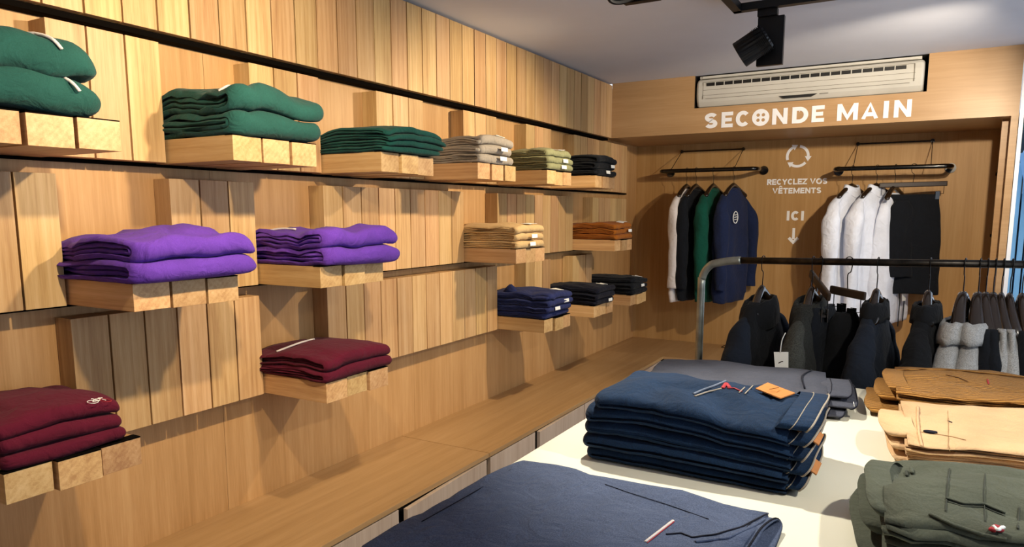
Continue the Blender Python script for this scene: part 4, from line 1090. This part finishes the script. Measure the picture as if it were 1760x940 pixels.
bpy.context.view_layer.update(); gi = g.matrix_world.inverted(); Q = lambda u, v: gi @ P(u, v, y=YR-.33)
patch(g, 'paper_tag', [[Q(1330, 605), Q(1355, 605)], [Q(1332, 632), Q(1355, 632)]], M_LABEL, .0015, 'white paper tag')
line(g, 'tag_string', [Q(1350, 572), Q(1344, 585), Q(1341, 606)], .002, M_LABEL)
line(g, 'tag_mark', [Q(1338, 624), Q(1342, 622), Q(1346, 621)], .0018, M_BLACKMET)
x = rk_x(1411); clip_hanger(x, YR, zrail(x), .42, 'dark wooden clip hanger seen at a slant beside the charcoal coat', 'clip hangers', wbar=.27, drop=.085, tilt=.30)
garment('hanging_trousers', 'trousers', 'black trousers clipped between the charcoal coat and the next trousers', None, x+.02, YR, zrail(x)-.19, -.3, M_BLK, .85, [(0, .10, .02), (.08, .13, .035), (.5, .15, .05), (1, .16, .055)], None, seed=23, famp=.10)
x = rk_x(1460); clip_hanger(x, YR, zrail(x), 1.0, 'dark wooden clip hanger facing the room, in the middle of the steel rack', 'clip hangers', wbar=.17, drop=.115, tilt=.08)
garment('hanging_trousers', 'trousers', 'black trousers hanging from the clip hanger in the middle of the steel rack', None, x, YR, zrail(x)-.215, -.7, M_COATB, .85, [(0, .045, .03), (.06, .075, .05), (.3, .10, .085), (1, .12, .10)], None, seed=24, famp=.10)
rack_item(1510, -.15, 'dark hanger with the ink coloured jacket with a raised collar', M_COATN, .85, [(t, a, b*.68) for t, a, b in JKT], 'ink coloured jacket with raised collar hanging right of the clipped trousers', 'jacket', 'hanging_jacket', 25, 'band', dict(JS, r0=.068), mt2=M_COATB)
rack_item(1600, -.12, 'dark hanger with the black thick collared jacket', M_COATB, .85, [(t, a, b*.78) for t, a, b in JKT], 'black jacket with thick turned collar hanging left of the grey sweatshirts', 'jacket', 'hanging_jacket', 26, 'band', dict(JS, r0=.070))
GT = [(0, .145, .038), (.04, .175, .042), (.12, .205, .052), (.25, .22, .060), (.6, .22, .07), (1, .22, .07)]
GS = dict(z0=-.06, a_sh=.215, L_=.60, r0=.060, r1=.045, xoff=.0, out=.03, flat=.9)
for px, sd, tx, rz_ in ((1660, 27, 'left', -.22), (1686, 28, 'right', -.13)):
    rack_item(px, rz_, 'brown lacquered hanger with the '+tx+' thick grey sweatshirt', M_MGREY, .75, [(t, a, b*1.1) for t, a, b in GT], 'heather grey sweatshirt with thick collar, '+tx+' one of the neighbouring pair', 'sweatshirt', 'hanging_sweatshirt', sd, 'band', dict(GS, r0=.056), zoff=-.238, thick=1.25, half=.145, fall=.14, famp=.05)
for px, sd, tx in ((1699, 29, 'first'), (1712, 30, 'second')):
    rack_item(px, .02, 'brown lacquered hanger with the '+tx+' black shirt right of the grey sweatshirts', M_BLK, .75, [(t, a, b*.75) for t, a, b in GT], tx+' black shirt hanging right of the pair of grey sweatshirts', 'shirt', 'hanging_shirt', sd, None, dict(GS, r0=.045), zoff=-.235, thick=1.15, half=.140, fall=.14, famp=.05)
for px, sd, tx in ((1726, 31, 'left'), (1741, 32, 'right')):
    rack_item(px, .03, 'slim hanger with the '+tx+' slim grey top at the right end', M_MGREY, .75, [(t, a, b*.45) for t, a, b in GT], tx+' slim heather grey top at the right end of the steel rack', 'top', 'hanging_jersey', sd, 'crew', dict(GS, r0=.036, r1=.03), zoff=-.232, thick=.85, half=.140, fall=.13, famp=.04)
rack_item(1762, .03, 'hanger with the black top at the picture edge', M_BLK, .75, [(t, a, b*.6) for t, a, b in GT], 'black top hanging last at the right edge of the steel rack', 'top', 'hanging_jersey', 33, None, dict(GS, r0=.04), zoff=-.235, famp=.04, half=.14, fall=.13)

# small bent wire stand on the alcove bench
c = P(1268, 600, y=6.1)
bm = bmesh.new()
tube(bm, bez([(-.11, 0, .002), (-.05, 0, .045), (.0, 0, .10), (.03, 0, .16), (.06, 0, .165), (.06, 0, .11), (.02, 0, .05), (-.01, 0, .06), (-.02, 0, .12), (.02, 0, .17)], 5), .003, 6)
tube(bm, [(-.01, 0, .05), (-.015, 0, .001)], .003, 6); tube(bm, [(.03, 0, .05), (.035, 0, .001)], .003, 6); tube(bm, [(-.11, 0, .003), (.05, -.08, .003)], .003, 6)
o = obj('wire_stand', bm, M_STEELD); o.location = (P(1262, 600, y=6.12).x, 6.12, ZB+.001); tag(o, 'small bent wire stand on the bench at the back of the alcove', 'stand')
